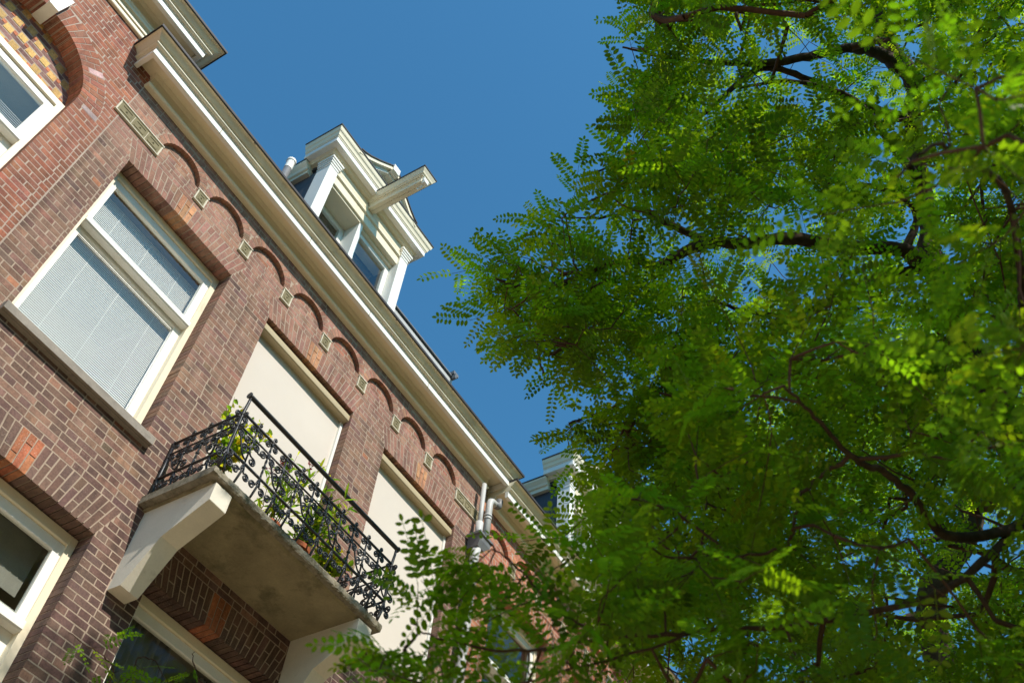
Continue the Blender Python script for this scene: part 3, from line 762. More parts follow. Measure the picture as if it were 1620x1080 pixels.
def run(p0, p1, n, rz, ends=True):
    for i in range(n + 1):
        t = i / n; p = (p0[0] + (p1[0] - p0[0]) * t, p0[1] + (p1[1] - p0[1]) * t, V0)
        odd = i % 2 == 1
        rail_obj(ME_PLAIN if odd else ME_TWIST, 'baluster', p, rz); rail_obj(ME_FOOT, 'foot', p, rz); [rail_obj(ME_COL, 'clasp', (p[0], p[1], V0 + z), rz) for z in (.43, .32, .565)]
        if 0 < i < n: rail_obj(ME_HOOK, 'finial', p, rz)
        for me, wh in SCR:
            if wh == 'a' or wh == 'f' or (wh == 'e') or (wh == 'o' and odd): rail_obj(me, 'scroll', p, rz)
        if i < n:
            for me, wh in SW:
                if (wh == 'o') == odd: rail_obj(me, 'scroll', p, rz)
RX0, RX1, RY = 3.065, 5.085, -.765
run((RX0, RY), (RX1, RY), 11, 0)
run((RX0, -.03), (RX0, RY + .0), 4, -PI / 2); run((RX1, RY), (RX1, -.03), 4, PI / 2)
def bar(name, path, r, sides=8): m_ = MB(); m_.tube(path, r, sides); return m_.build(name, 'iron', BAL, smooth=True)
for v, r in ((.20, .0125), (.47, .0085), (.60, .0125)):
    bar('rail', [(RX0, RY, V0 + v), (RX1, RY, V0 + v)], r)
    for x in (RX0, RX1): bar('rail', [(x, RY, V0 + v), (x, .01, V0 + v)], r * .95)
for x in (RX0, RX1):
    bar('corner_post', [(x, RY + .045, V0), (x, RY, V0 + .13), (x, RY, V0 + .62), (x, RY - .012, V0 + .70), (x, RY - .015, V0 + .765)], [.013, .014, .014, .013, .012])
hr = bar('handrail', [(RX0 - .018, RY - .015, V0 + .775), (RX0, RY - .015, V0 + .776), (4.08, RY - .015, V0 + .772), (RX1, RY - .015, V0 + .776), (RX1 + .018, RY - .015, V0 + .775)], .0205, 12)
for x in (RX0 - .02, RX1 + .02):
    m_ = MB(); m_.tube([(x - .006, RY - .015, V0 + .775), (x + .006, RY - .015, V0 + .775)], .029, 12); m_.build('handrail_cap', 'iron', BAL)
# flat iron stay against the wall on the left side
bar('wall_stay', [(RX0 + .0, -.02, V0 + .03), (RX0, -.035, V0 + .25), (RX0, -.025, V0 + .62)], .012)

# ================================================================== potted plants on the balcony
def leaf_cloud(items, name, parent, mat='leaf', kind='stuff'):
    """items: (pos, axis, up, length, width, colour) -> folded pointed leaves in one mesh"""
    m_ = MB(); cols = []
    for pos, ax, up, L, w, c in items:
        ax = Vector(ax).normalized(); up = Vector(up); s = ax.cross(up)
        if s.length < 1e-4: s = Vector((1, 0, 0))
        s.normalize(); n = s.cross(ax); P = Vector(pos)
        pts = [P, P + ax * L * .35 + s * w * .5 + n * w * .18, P + ax * L * .72 + s * w * .38 + n * w * .1 - n * L * .05, P + ax * L - n * L * .14,
               P + ax * L * .72 - s * w * .38 + n * w * .1 - n * L * .05, P + ax * L * .35 - s * w * .5 + n * w * .18, P + ax * L * .5 - n * L * .02]
        m_.add([tuple(p) for p in pts], [(0, 1, 2, 6), (6, 2, 3), (0, 6, 4, 5), (6, 3, 4)]); cols += [(*c, 1)] * 7
    o = m_.build(name, mat, parent, smooth=False, kind=kind, fixn=False); tint_attr(o.data, cols); return o
def rv(s=1): return Vector((random.gauss(0, s), random.gauss(0, s), random.gauss(0, s)))
def pot(parent, c, r, h):
    m_ = MB(); m_.lathe([(r * .68, 0), (r * .9, h * .72), (r * .92, h * .74), (r * 1.03, h * .75), (r * 1.05, h * .98), (r * .96, h), (r * .9, h * .97), (r * .85, h * .9)], c, 20); m_.build('pot', 'terracotta', parent, smooth=False)
def bushy(name, label, c, r, h, stems, spread, height, cf, L, w, nleaf, flower=0, lean=(0, 0)):
    t = thing(name, label, 'plant', (c[0], c[1], c[2]))
    pot(t, c, r, h); S = MB(); items = []; fl = MB()
    for i in range(stems):
        a = random.uniform(0, 2 * PI); e = Vector((math.cos(a) * spread * random.uniform(.3, 1) + lean[0], math.sin(a) * spread * .5 * random.uniform(.3, 1) + lean[1], height * random.uniform(.6, 1.05)))
        b = Vector(c) + Vector((random.gauss(0, r * .3), random.gauss(0, r * .3), h * .9)); path = []
        for k in range(7):
            u = k / 6; path.append(b + Vector((e.x * u ** 1.4, e.y * u ** 1.4, e.z * u)) + rv(.008))
        S.tube(path, [.005 * (1 - .7 * k / 6) for k in range(7)], 5)
        for k in range(nleaf):
            u = random.uniform(.2, 1.0); ii = min(5, int(u * 6)); p = path[ii].lerp(path[ii + 1], u * 6 - ii)
            d = (rv(1) + Vector((0, 0, .5))).normalized()
            items.append((p, d, Vector((0, 0, 1)) + rv(.4), L * random.uniform(.6, 1.15), w * random.uniform(.7, 1.1), cf()))
        for k in range(flower if i % 2 == 0 else 0):
            p = path[-1] + rv(.03) + Vector((0, 0, .03)); S.tube([path[-1], p], .0022, 4); fl = MB()
            for q in range(5):
                d = Vector((math.cos(q * 1.26), math.sin(q * 1.26), .4 + random.gauss(0, .3))).normalized(); s = d.cross(Vector((0, 0, 1))).normalized() * .007
                fl.add([tuple(p), tuple(p + d * .011 + s), tuple(p + d * .02), tuple(p + d * .011 - s)], [(0, 1, 2, 3)])
            fl.build('flower', 'petal', t, fixn=False)
    S.build('stems', 'twig', t, smooth=True); leaf_cloud(items, 'foliage', t)
    return t
yg = lambda: random.choice([(.15, .20, .02), (.10, .17, .02), (.19, .20, .03), (.07, .13, .02), (.20, .16, .02)])
gr = lambda: random.choice([(.09, .16, .025), (.13, .2, .03), (.06, .12, .02), (.2, .22, .03)])
bushy('potted_plant', 'yellow-green leafy plant in a terracotta pot at the left corner of the balcony', (3.24, -.47, BZ1 + .002), .10, .15, 16, .26, .80, yg, .07, .052, 22, lean=(.07, -.04))
bushy('potted_plant', 'oleander with thin pink flower sprays in the middle of the balcony', (3.86, -.50, BZ1 + .002), .11, .17, 12, .22, .86, gr, .13, .024, 16, flower=7, lean=(.12, -.02))
bushy('potted_plant', 'narrow leaved green shrub leaning on the balcony rail right of the pink flowers', (4.18, -.52, BZ1 + .002), .12, .18, 16, .32, .66, gr, .14, .026, 18, lean=(.12, -.1))
bushy('potted_plant', 'low bright yellow-green plant spilling near the right half of the balcony', (4.50, -.56, BZ1 + .002), .09, .09, 18, .30, .30, yg, .07, .05, 18, lean=(.05, -.05))

# ================================================================== house L: redder brick, arched window with patterned tympanum
HL = thing('brick_house', 'redder brick house at the left edge with an arched window and patterned brick panel', 'house', (-.5, 4, GZ), 'row of brick houses')
AX, AZ, AR, ARO = .101, 7.69, .645, .878; LY = 0.0; LX0, LX1 = -3.2, 1.084
def solidL(z):
    iv = [(LX0, LX1)]
    if 5.2 <= z < AZ: iv = subtract(iv, (AX - AR - .004, AX + AR + .004))
    elif z >= AZ:
        h = (AR + .004) ** 2 - (z - AZ) ** 2
        if h > 0: iv = subtract(iv, (AX - math.sqrt(h), AX + math.sqrt(h)))
    return iv
def freeL(z):
    iv = [(LX0, LX1 - .005)]
    if 5.2 <= z < AZ - .0: iv = subtract(iv, (AX - AR, AX + AR))
    if z >= AZ:
        h = (ARO + .008) ** 2 - (z - AZ) ** 2
        if h > 0: iv = subtract(iv, (AX - math.sqrt(h), AX + math.sqrt(h)))
    return iv
wallL = backing(solidL, 4.4, 9.4, LY + .0012, LY + .26, 'mortar_red', HL)
m_ = MB(); m_.box(LX0, LX1, LY + .006, .25, GZ, 4.4); m_.build('lower_wall', 'texR', HL)
m_ = MB(); m_.box(LX0, LX1 - .03, 2.0, 9.5, GZ, 9.6); m_.build('house_body', 'texR', HL)
BL = Bricks()
course_wall(BL, 4.42, 9.22, freeL, LY, lambda x, z: reddish(), S=.178, H=.084, jambs=[AX - AR, AX + AR], jdepth=.25)
nV = 38
for i in range(nV):
    a0 = PI * (i + .07) / nV; a1 = PI * (i + .93) / nV
    sp = (.075, .155)[i % 2]
    for r0, r1 in ((AR, AR + sp - .004), (AR + sp + .004, ARO)):
        c = vary((.50, .36, .33), .1, .04) if random.random() < .16 and r0 > AR else reddish()
        BL.quad([(AX + r * math.cos(a), AZ + r * math.sin(a)) for r, a in ((r0, a1), (r0, a0), (r1, a0), (r1, a1))], LY - .001, LY + .25 if r0 == AR else LY + .012, c)
BL.build(wallL)
m_ = MB(); m_.box(1.0795, 1.0915, LY - .001, .01, 4.4, 8.66); m_.build('party_joint', 'mortar_red', HL)
ks = MB(); ks.exty([(AX - .07, AZ + AR - .03), (AX + .035, AZ + AR - .03), (AX + .06, AZ + ARO + .03), (AX - .09, AZ + ARO + .03)], LY - .06, LY + .25); ks.build('keystone', 'white', HL)
# tympanum: purple courses with yellow squares and small red headers
TY = .185; tym = MB(); tym.box(AX - AR - .02, AX + AR + .02, TY + .0012, TY + .06, 7.69, 8.36)
tymo = tym.build('tympanum_panel', 'mortar_red', HL); BT = Bricks()
def inarch(x, z, r=AR + .012): return (x - AX) ** 2 + (z - AZ) ** 2 < r * r
cells = []
for c in range(-5, 6):
    for r in range(0, 5):
        x = .0125 + .1235 * c; z = 7.752 + .172 * r + (.06 if c % 2 else 0.0)
        if inarch(x, z): cells.append((x, z, 'y'))
        x2 = x + .062; z2 = 7.775 + .172 * r
        if inarch(x2, z2): cells.append((x2, z2, 'r'))
for x, z, k in cells:
    hw, hh = (.040, .041) if k == 'y' else (.019, .022)
    BT.rect(x - hw, x + hw, z - hh, z + hh, TY - .003, TY + .01, vary((.66, .42, .16), .07, .03) if k == 'y' else vary((.52, .19, .10), .1, .04))
def freeT(z):
    h = (AR + .01) ** 2 - (z - AZ) ** 2
    if h <= 0: return []
    iv = [(AX - math.sqrt(h), AX + math.sqrt(h))]
    for x, zz, k in cells:
        hw, hh = (.046, .046) if k == 'y' else (.025, .025)
        if abs(z - zz) < hh + .012: iv = subtract(iv, (x - hw, x + hw))
    return iv
_p = PITCH; PITCH = .0573
course_wall(BT, 7.70, 8.34, freeT, TY, lambda x, z: vary((.26, .14, .125), .1, .04), S=.16, H=.16)
PITCH = _p
BT.build(tymo)
wl = sash_window(HL, AX - AR, AX + AR + .003, 5.3, 7.69, 6.9, 'white sash window under the patterned arch', y=.12)
m_ = MB()
zz = 5.6
while zz < 7.35:
    m_.add([(AX - .55, .30, zz - .008), (AX + .53, .30, zz - .008), (AX + .53, .31, zz + .008), (AX - .55, .31, zz + .008)], [(0, 1, 2, 3)]); zz += .024
m_.build('venetian_blind', 'slat', wl, fixn=False, kind='stuff')
def pathL(o): return [(LX0 - 2, LY - o), (.995 + o, LY - o), (.995 + o, .4)]
entablature(HL, .775, pathL, LY, extra=True, lab='higher cream cornice ending over the next roof')
m_ = MB(); m_.box(LX0, .99, LY + .3, 9.0, 9.1, 9.7); m_.build('parapet', 'texR', HL)

# ================================================================== house R and the next one along the row
HR = thing('brick_house', 'orange-red brick house half hidden by the leaves, right of the zinc drainpipes', 'house', (10.3, 4, GZ), 'row of brick houses')
RYW = 0.0; RXA, RXB = 7.302, 13.45; DZR = -.106
OPR = [(7.70, 9.06, 5.20, 7.52), (9.7, 11.1, 5.20, 7.52), (11.65, 13.05, 5.20, 7.52), (7.70, 9.06, 1.9, 4.2), (9.7, 11.1, 1.9, 4.2), (11.65, 13.05, 1.9, 4.2)]
ARXR = [7.76 + STP * k for k in range(8)]; ARZR = 8.04
def solidR(z):
    iv = [(RXA, RXB)]
    for a, b, c, d in OPR:
        if c <= z < d + .02: iv = subtract(iv, (a - .004, b + .004))
    return iv
cutsR = [arch_cut(a, b, d, d + .332) for a, b, c, d in OPR]
def freeR(z):
    iv = [(RXA + .004, RXB)]
    for (a, b, c, d), f in zip(OPR, cutsR):
        if c <= z < d: iv = subtract(iv, (a, b))
        k = f(z)
        if k: iv = subtract(iv, k)
    return iv
wallR = backing(solidR, 1.9, 8.038, RYW + .0012, .24, 'mortar_red', HR)
m_ = MB(); m_.box(RXA, RXB, .0513, .24, 8.038, 8.8); m_.build('niche_backing', 'mortar_red', HR)
m_ = MB(); m_.box(RXA, RXB, RYW + .006, .25, GZ, 1.9); m_.build('lower_wall', 'texR', HR)
m_ = MB(); m_.box(RXA, RXB, 2.0, 9.5, GZ, 8.7); m_.build('house_body', 'texR', HR)
BR = Bricks()
course_wall(BR, 4.005, 8.038, freeR, RYW, lambda x, z: orange(), jambs=[v for o in OPR for v in o[:2]])
for a, b, c, d in OPR[:3]: flat_arch(BR, a, b, d, d + .33, RYW, lambda x, z: orange())
def solidBR(z):
    iv = [(RXA, RXB)]
    for x in ARXR:
        h = (ARR + .004) ** 2 - (z - ARZR) ** 2
        if h > 0: iv = subtract(iv, (x - math.sqrt(h), x + math.sqrt(h)))
    return iv
def freeBR(z):
    iv = [(RXA + .006, RXB - .004)]
    for x in ARXR:
        h = (ROUT + .008) ** 2 - (z - ARZR) ** 2
        if h > 0: iv = subtract(iv, (x - math.sqrt(h), x + math.sqrt(h)))
    return iv
bandR = backing(solidBR, 8.038, 8.54, RYW + .0012, RYW + .0518, 'mortar_red', HR, 'arcade_band')
course_wall(BR, ARZR + .002, 8.52, freeBR, RYW, lambda x, z: orange())
course_wall(BR, 8.042, 8.30, lambda z: [(x - max(.03, ARR ** 2 - (z - ARZR) ** 2) ** .5 - .02, x + max(.03, ARR ** 2 - (z - ARZR) ** 2) ** .5 + .02) for x in ARXR], RYW + .05, lambda x, z: orange())
for x in ARXR:
    for i in range(15):
        a0 = PI * (i + .07) / 15; a1 = PI * (i + .93) / 15; am = (a0 + a1) / 2
        ro = min(ROUT, .3255 / max(abs(math.cos(am)), .01) if abs(math.cos(am)) > .5 else ROUT)
        BR.quad([(x + r * math.cos(a), ARZR + r * math.sin(a)) for r, a in ((ARR, a1), (ARR, a0), (ro, a0), (ro, a1))], RYW - .001, RYW + .0525, orange())
BR.build(wallR)
for k in range(8): corbel(ARXR[k] + STP / 2 - .07, ARXR[k] + STP / 2 + .07, par=HR, y=.008, z0=7.865, z1=8.036)
def pathR(o): return [(7.48, -.005 - o), (RXB + .1, -.005 - o)]
entablature(HR, DZR, pathR, -.005, lab='cream cornice continuing behind the leaves')
roof(HR, RXA + .01, RXB, DZR, .09)
for a, b, c, d in OPR[:3]: sash_window(HR, a, b, c, d, c + 1.4); stone_sill(HR, a, b, c)
copy_tree(dormerA, HR, (6.2, 0, -.17))
HF = thing('brick_house', 'farthest red brick house in the row, glimpsed through gaps in the foliage', 'house', (16.5, 4, GZ), 'row of brick houses')
m_ = MB(); m_.box(13.46, 19.6, .002, 9.5, GZ, 8.75); m_.build('wall', 'texR', HF)
def pathF(o): return [(13.56, -.005 - o), (19.7, -.005 - o)]
entablature(HF, DZR, pathF, -.005); roof(HF, 13.46, 19.6, DZR, .09)
for x in (13.8, 15.75, 17.7):
    for z in (1.9, 5.15):
        w = empty('window', (x, -.02, z), HF)
        m_ = MB(); ring_rect(m_, x, x + 1.35, z, z + 2.3, .08, .08, .1, .1, -.02, .004); m_.build('frame', 'white', w)
        m_ = MB(); m_.box(x + .08, x + 1.27, -.004, -.001, z + .1, z + 2.2); m_.build('pane', 'zincdark', w)
copy_tree(dormerA, HF, (12.4, 0, -.17))

# ================================================================== unseen terrace behind the viewer, added to block low sky light
SKY_BLOCK = thing('brick_house', 'unseen brick terrace added behind the viewer to block low sky light', 'house', (4, -22, GZ))
m_ = MB(); m_.box(-30, 45, -30, -19.5, GZ, 10.0); m_.build('wall', 'texA', SKY_BLOCK)
m_ = MB(); m_.extx([(-19.3, 10.0), (-19.3, 10.15), (-22.5, 12.6), (-27, 12.6), (-30, 10.15), (-30, 10.0)], -30, 45); m_.build('roof', 'slate', SKY_BLOCK)
for i in range(18):
    for z in (-.4, 3.0, 6.4):
        x = -28 + i * 4.0
        w = empty('window', (x, -19.5, z), SKY_BLOCK)
        m_ = MB()
        for a, b, c, d in ((x, x + .09, z, z + 2.1), (x + 1.31, x + 1.4, z, z + 2.1), (x + .09, x + 1.31, z, z + .1), (x + .09, x + 1.31, z + 2.0, z + 2.1)): m_.box(a, b, -19.51, -19.44, c, d)
        m_.build('frame', 'white', w)
        m_ = MB(); m_.box(x + .09, x + 1.31, -19.5, -19.47, z + .1, z + 2.0); m_.build('pane', 'zincdark', w)
# ================================================================== trees (robinia): traced limbs, twigs grown to leaf clusters, pinnate leaves
def make_leaf_variants(n=8, scale=1.0):
    out = []
    for v in range(n):
        r = np.random.default_rng(100 + v)
        pairs = int(r.integers(6, 10)); L = scale * r.uniform(.21, .29); droop = r.uniform(.05, .35); side = r.uniform(-.12, .12)
        V = []; F = []
        def rach(t): return np.array([L * t, side * L * t * t, -droop * L * t * t])
        for k in range(3):
            t0 = k / 3; t1 = (k + 1) / 3; a = rach(t0); b = rach(t1); w = .0012
            o = len(V); V += [a + [0, -w, 0], a + [0, w, 0], b + [0, w, 0], b + [0, -w, 0]]; F.append((o, o + 1, o + 2, o + 3))
        def leaflet(p, d, up, l, w):
            s = np.cross(up, d); s /= np.linalg.norm(s); o = len(V); c = r.uniform(-.12, .12)
            V.extend([p, p + d * l * .3 + s * w * .46 + up * w * .16, p + d * l * .74 + s * w * .42 + up * (w * .12 + c * l * .3), p + d * l + up * c * l * .6,
                      p + d * l * .74 - s * w * .42 + up * (w * .12 + c * l * .3), p + d * l * .3 - s * w * .46 + up * w * .16])
            F.extend([(o, o + 1, o + 2, o + 3), (o, o + 3, o + 4, o + 5)])
        for i in range(pairs):
            t = .16 + .80 * i / (pairs - 1); p = rach(t)
            sz = .046 * scale * (1 - .40 * abs(t - .5)) * r.uniform(.8, 1.2)
            for sg in (-1, 1):
                if r.random() < .04: continue
                d = np.array([r.uniform(.2, .42), sg * 1.0, r.uniform(-.32, .12)]); d /= np.linalg.norm(d)
                up = np.array([r.uniform(-.16, .16), sg * -.1 + r.uniform(-.12, .12), 1.0]); up -= d * (up @ d); up /= np.linalg.norm(up)
                leaflet(p + d * .003, d, up, sz, sz * r.uniform(.50, .60))
        d = rach(1) - rach(.9); d /= np.linalg.norm(d); up = np.array([0, 0, 1.0]); up -= d * (up @ d); up /= np.linalg.norm(up)
        leaflet(rach(1), d, up, .036 * scale, .019 * scale)
        out.append((np.array(V), F))
    return out
LV = make_leaf_variants()
def frames(ax, up):
    ax = ax / np.linalg.norm(ax, axis=1, keepdims=True)
    y = np.cross(up, ax); y /= np.linalg.norm(y, axis=1, keepdims=True) + 1e-9
    z = np.cross(ax, y); return np.stack([ax, y, z], 2)           # columns
def quads_mesh(name, V, Q, cols, mat):
    me = bpy.data.meshes.new(name)
    me.vertices.add(len(V)); me.vertices.foreach_set('co', np.ascontiguousarray(V, dtype=np.float32).ravel())
    me.loops.add(Q.size); me.loops.foreach_set('vertex_index', np.ascontiguousarray(Q, dtype=np.int32).ravel())
    me.polygons.add(len(Q)); me.polygons.foreach_set('loop_start', np.arange(0, Q.size, 4, dtype=np.int32)); me.polygons.foreach_set('loop_total', np.full(len(Q), 4, dtype=np.int32))
    me.update(calc_edges=True); tint_attr(me, cols); me.materials.append(M[mat]); return me
def leaf_colour(n, r, warm=.0004):
    g = r.normal(1, .24, n).clip(.45, 1.7)
    base = np.stack([(.073 * g * r.normal(1, .12, n)), .128 * g, .007 * g * r.normal(1, .1, n)], 1)
    yl = r.random(n) < warm; base[yl] = np.array([.15, .115, .01]) * r.uniform(.7, 1.2, (yl.sum(), 1))
    lt = r.random(n) < .14; base[lt] *= np.array([1.5, 1.4, 1.1])
    return np.clip(base, .003, 1)
def merged_leaves(name, parent, pos, rot, scl, r, mat='leaf'):
    var = r.integers(0, len(LV), len(pos)); VV = []; QQ = []; CC = []; off = 0; col = leaf_colour(len(pos), r)
    for v, (V, F) in enumerate(LV):
        idx = np.where(var == v)[0]
        if not len(idx): continue
        P = np.einsum('nij,kj->nki', rot[idx], V) * scl[idx][:, None, None] + pos[idx][:, None, :]
        Q = np.array(F)[None] + (np.arange(len(idx)) * len(V))[:, None, None] + off
        VV.append(P.reshape(-1, 3)); QQ.append(Q.reshape(-1, 4)); off += len(idx) * len(V)
        c = np.concatenate([np.repeat(col[idx], len(V), 0), np.ones((len(idx) * len(V), 1))], 1); CC.append(c)
    me = quads_mesh(name, np.concatenate(VV), np.concatenate(QQ), np.concatenate(CC), mat)
    return put(bpy.data.objects.new(name, me), parent, (0, 0, 0), kind='stuff')
LEAFME = {}
def leaf_object(parent, pos, rot, scl, v, ci):
    key = (v, ci)
    if key not in LEAFME:
        V, F = LV[v]; c = leaf_colour(1, np.random.default_rng(500 + ci), .0)[0]
        LEAFME[key] = quads_mesh('leaf', V, np.array(F), np.tile([*c, 1.0], (len(V), 1)), 'leaf')
    o = bpy.data.objects.new('leaf', LEAFME[key]); put(o, parent, tuple(pos))
    o.rotation_mode = 'QUATERNION'; o.rotation_quaternion = Matrix(rot.tolist()).to_quaternion(); o.scale = (scl,) * 3
def inpoly(x, y, poly):
    x = np.asarray(x); y = np.asarray(y); c = np.zeros(x.shape, bool); n = len(poly)
    for i in range(n):
        x1, y1 = poly[i]; x2, y2 = poly[i - 1]
        k = ((y1 > y) != (y2 > y)) & (x < (x2 - x1) * (y - y1) / (y2 - y1 + 1e-12) + x1); c ^= k
    return c
def limb_path(pts, n=7, wob=.03):
    """(px,py,dist,thickness in px) control points -> smooth 3-D path with radii"""
    P = [Vector(at(a, b, d)) for a, b, d, w in pts]; Rr = [w / 2 / FPX * d for a, b, d, w in pts]
    return spline(P, Rr, n, wob)
def spline(P, Rr, n=7, wob=.03):
    out = []; ro = []
    for i in range(len(P) - 1):
        a = P[max(i - 1, 0)]; b = P[i]; c = P[i + 1]; d = P[min(i + 2, len(P) - 1)]
        for t in np.linspace(0, 1, n, endpoint=False):
            q = .5 * ((2 * b) + (c - a) * t + (2 * a - 5 * b + 4 * c - d) * t * t + (3 * b - a - 3 * c + d) * t ** 3)
            rr = Rr[i] + (Rr[i + 1] - Rr[i]) * t
            out.append(q + rv(max(wob * min(rr * 4, .3), .004 if rr < .03 else 0))); ro.append(rr * random.uniform(.94, 1.08))
    out.append(P[-1]); ro.append(Rr[-1]); return out, ro
def grow_tree(T, limbs, clusters, r, leaves_per=(6, 9), scale=1.0, n_obj=300, twig_len=(.16, .32), rmin=.0028):
    """limbs: list of (path, radii, name); clusters: (n,3) points -> joins each cluster to the nearest wood, adds leaves"""
    for path, rad, name in limbs:
        m_ = MB(); m_.tube(path, rad, 9 if max(rad) > .04 else 6); m_.build(name, 'bark' if max(rad) > .03 else 'twig', T, smooth=True, fixn=False)
    nodes_ = np.array([list(p) for path, rad, _ in limbs for p in path]); nrad = np.concatenate([np.array(rad) for _, rad, _ in limbs])
    d0 = np.array([np.min(np.linalg.norm(nodes_ - c, axis=1)) for c in clusters]); order = np.argsort(d0)
    pos = [*nodes_]; par = [-1] * len(pos); base = list(nrad); cid = []
    arr = np.zeros((len(pos) + len(clusters) * 4, 3)); arr[:len(pos)] = nodes_; n = len(pos)
    for ci in order:
        c = clusters[ci]; dd = np.linalg.norm(arr[:n] - c, axis=1); j = int(np.argmin(dd)); d = dd[j]
        k = max(1, min(3, int(d / .35))); prev = j
        a = arr[j].copy()
        for q in range(1, k + 1):
            t = q / k; p = a + (c - a) * t
            if q < k: p = p + r.normal(0, .035 * d, 3) + np.array([0, 0, .05 * d * math.sin(PI * t)])
            arr[n] = p; par.append(prev); base.append(0); prev = n; n += 1
        cid.append(prev)
    w = np.zeros(n)
    for i in cid: w[i] += 1
    for i in range(n - 1, len(nodes_) - 1, -1):
        w[par[i]] += w[i]
    S = MB()
    for i in range(len(nodes_), n):
        j = par[i]; r1 = rmin * max(w[i], 1) ** .42; r0 = min(rmin * max(w[j], 1) ** .42, r1 * 1.8) if j >= len(nodes_) else min(r1 * 1.35, base[j])
        a, b = Vector(arr[j]), Vector(arr[i]); mid = (a + b) / 2 + rv(.04 * (b - a).length)
        S.tube([a, mid, b], [r0, (r0 + r1) / 2, r1], 4, cap=False)
    LP = []; LA = []; LU = []; LS = []
    for i in cid:
        c = arr[i]; t = c - arr[par[i]]; t = t / (np.linalg.norm(t) + 1e-9)
        t = t + r.normal(0, .45, 3); t[2] -= .12; t /= np.linalg.norm(t)
        L = r.uniform(*twig_len); e = c + t * L + np.array([0, 0, -.08 * L])
        S.tube([Vector(c), Vector((c + e) / 2 + np.array([0, 0, .03 * L])), Vector(e)], [rmin, rmin * .75, rmin * .45], 4, cap=False)
        k = int(r.integers(*leaves_per))
        sidev = np.cross(t, [0, 0, 1.0]); sidev /= np.linalg.norm(sidev) + 1e-9
        for q in range(k):
            u = (q + .4) / k; p = c + (e - c) * u + np.array([0, 0, .03 * L * math.sin(PI * u)])
            sg = 1 if q % 2 else -1
            ax = t * r.uniform(.25, .8) + sidev * sg * r.uniform(.6, 1.0) + np.array([0, 0, r.uniform(-.45, .3)])
            if q == k - 1: ax = t + r.normal(0, .2, 3)
            LP.append(p); LA.append(ax); LU.append(np.array([0, 0, 1.0]) + r.normal(0, .33, 3)); LS.append(scale * r.uniform(.78, 1.15))
    LP = np.array(LP); rot = frames(np.array(LA), np.array(LU)); LS = np.array(LS)
    S.build('twigs', 'twig', T, smooth=True, kind='stuff', fixn=False)
    u, v, d = project(LP); vis = (u > 0) & (u < 1620) & (v > 0) & (v < 1080); key = np.where(vis, d / LS, 1e9)
    o = np.argsort(key)[:n_obj]; o = o[key[o] < 1e8]; mask = np.ones(len(LP), bool); mask[o] = False
    for i in o: leaf_object(T, LP[i], rot[i], float(LS[i]), int(r.integers(0, len(LV))), int(r.integers(0, 8)))
    merged_leaves('foliage', T, LP[mask], rot[mask], LS[mask], r)
    return len(LP)
WOOD = []
def sample(poly, n, dfun, r, box, ymax=-.9, noise_gap=0.0, clear=0):
    out = []
    while len(out) < n:
        x = r.uniform(box[0], box[1], 400); y = r.uniform(box[2], box[3], 400); ok = inpoly(x, y, poly)
        for a, b in zip(x[ok], y[ok]):
            d = dfun(a, b); p = at(a, b, d)
            if p[1] > ymax or p[2] < -.2: continue
            if p[2] + 1.06 * p[1] > 5.0 and p[0] - .2 * p[1] < 7.6: continue      # the crown does not reach over the lit facade
            if noise_gap and math.sin(p[0] * 3.1 + 1.3 * p[1]) * math.sin(p[1] * 2.7 - p[2]) * math.sin(p[2] * 3.3 + p[0]) < -noise_gap: continue
            if clear and any((a - w[0]) ** 2 + (b - w[1]) ** 2 < max(clear, w[3] if len(w) > 3 else 0) ** 2 and d < w[2] + .15 for w in WOOD) and r.random() < .9: continue
            out.append(p)
            if len(out) >= n: break
    return np.array(out)
R1 = np.random.default_rng(21)
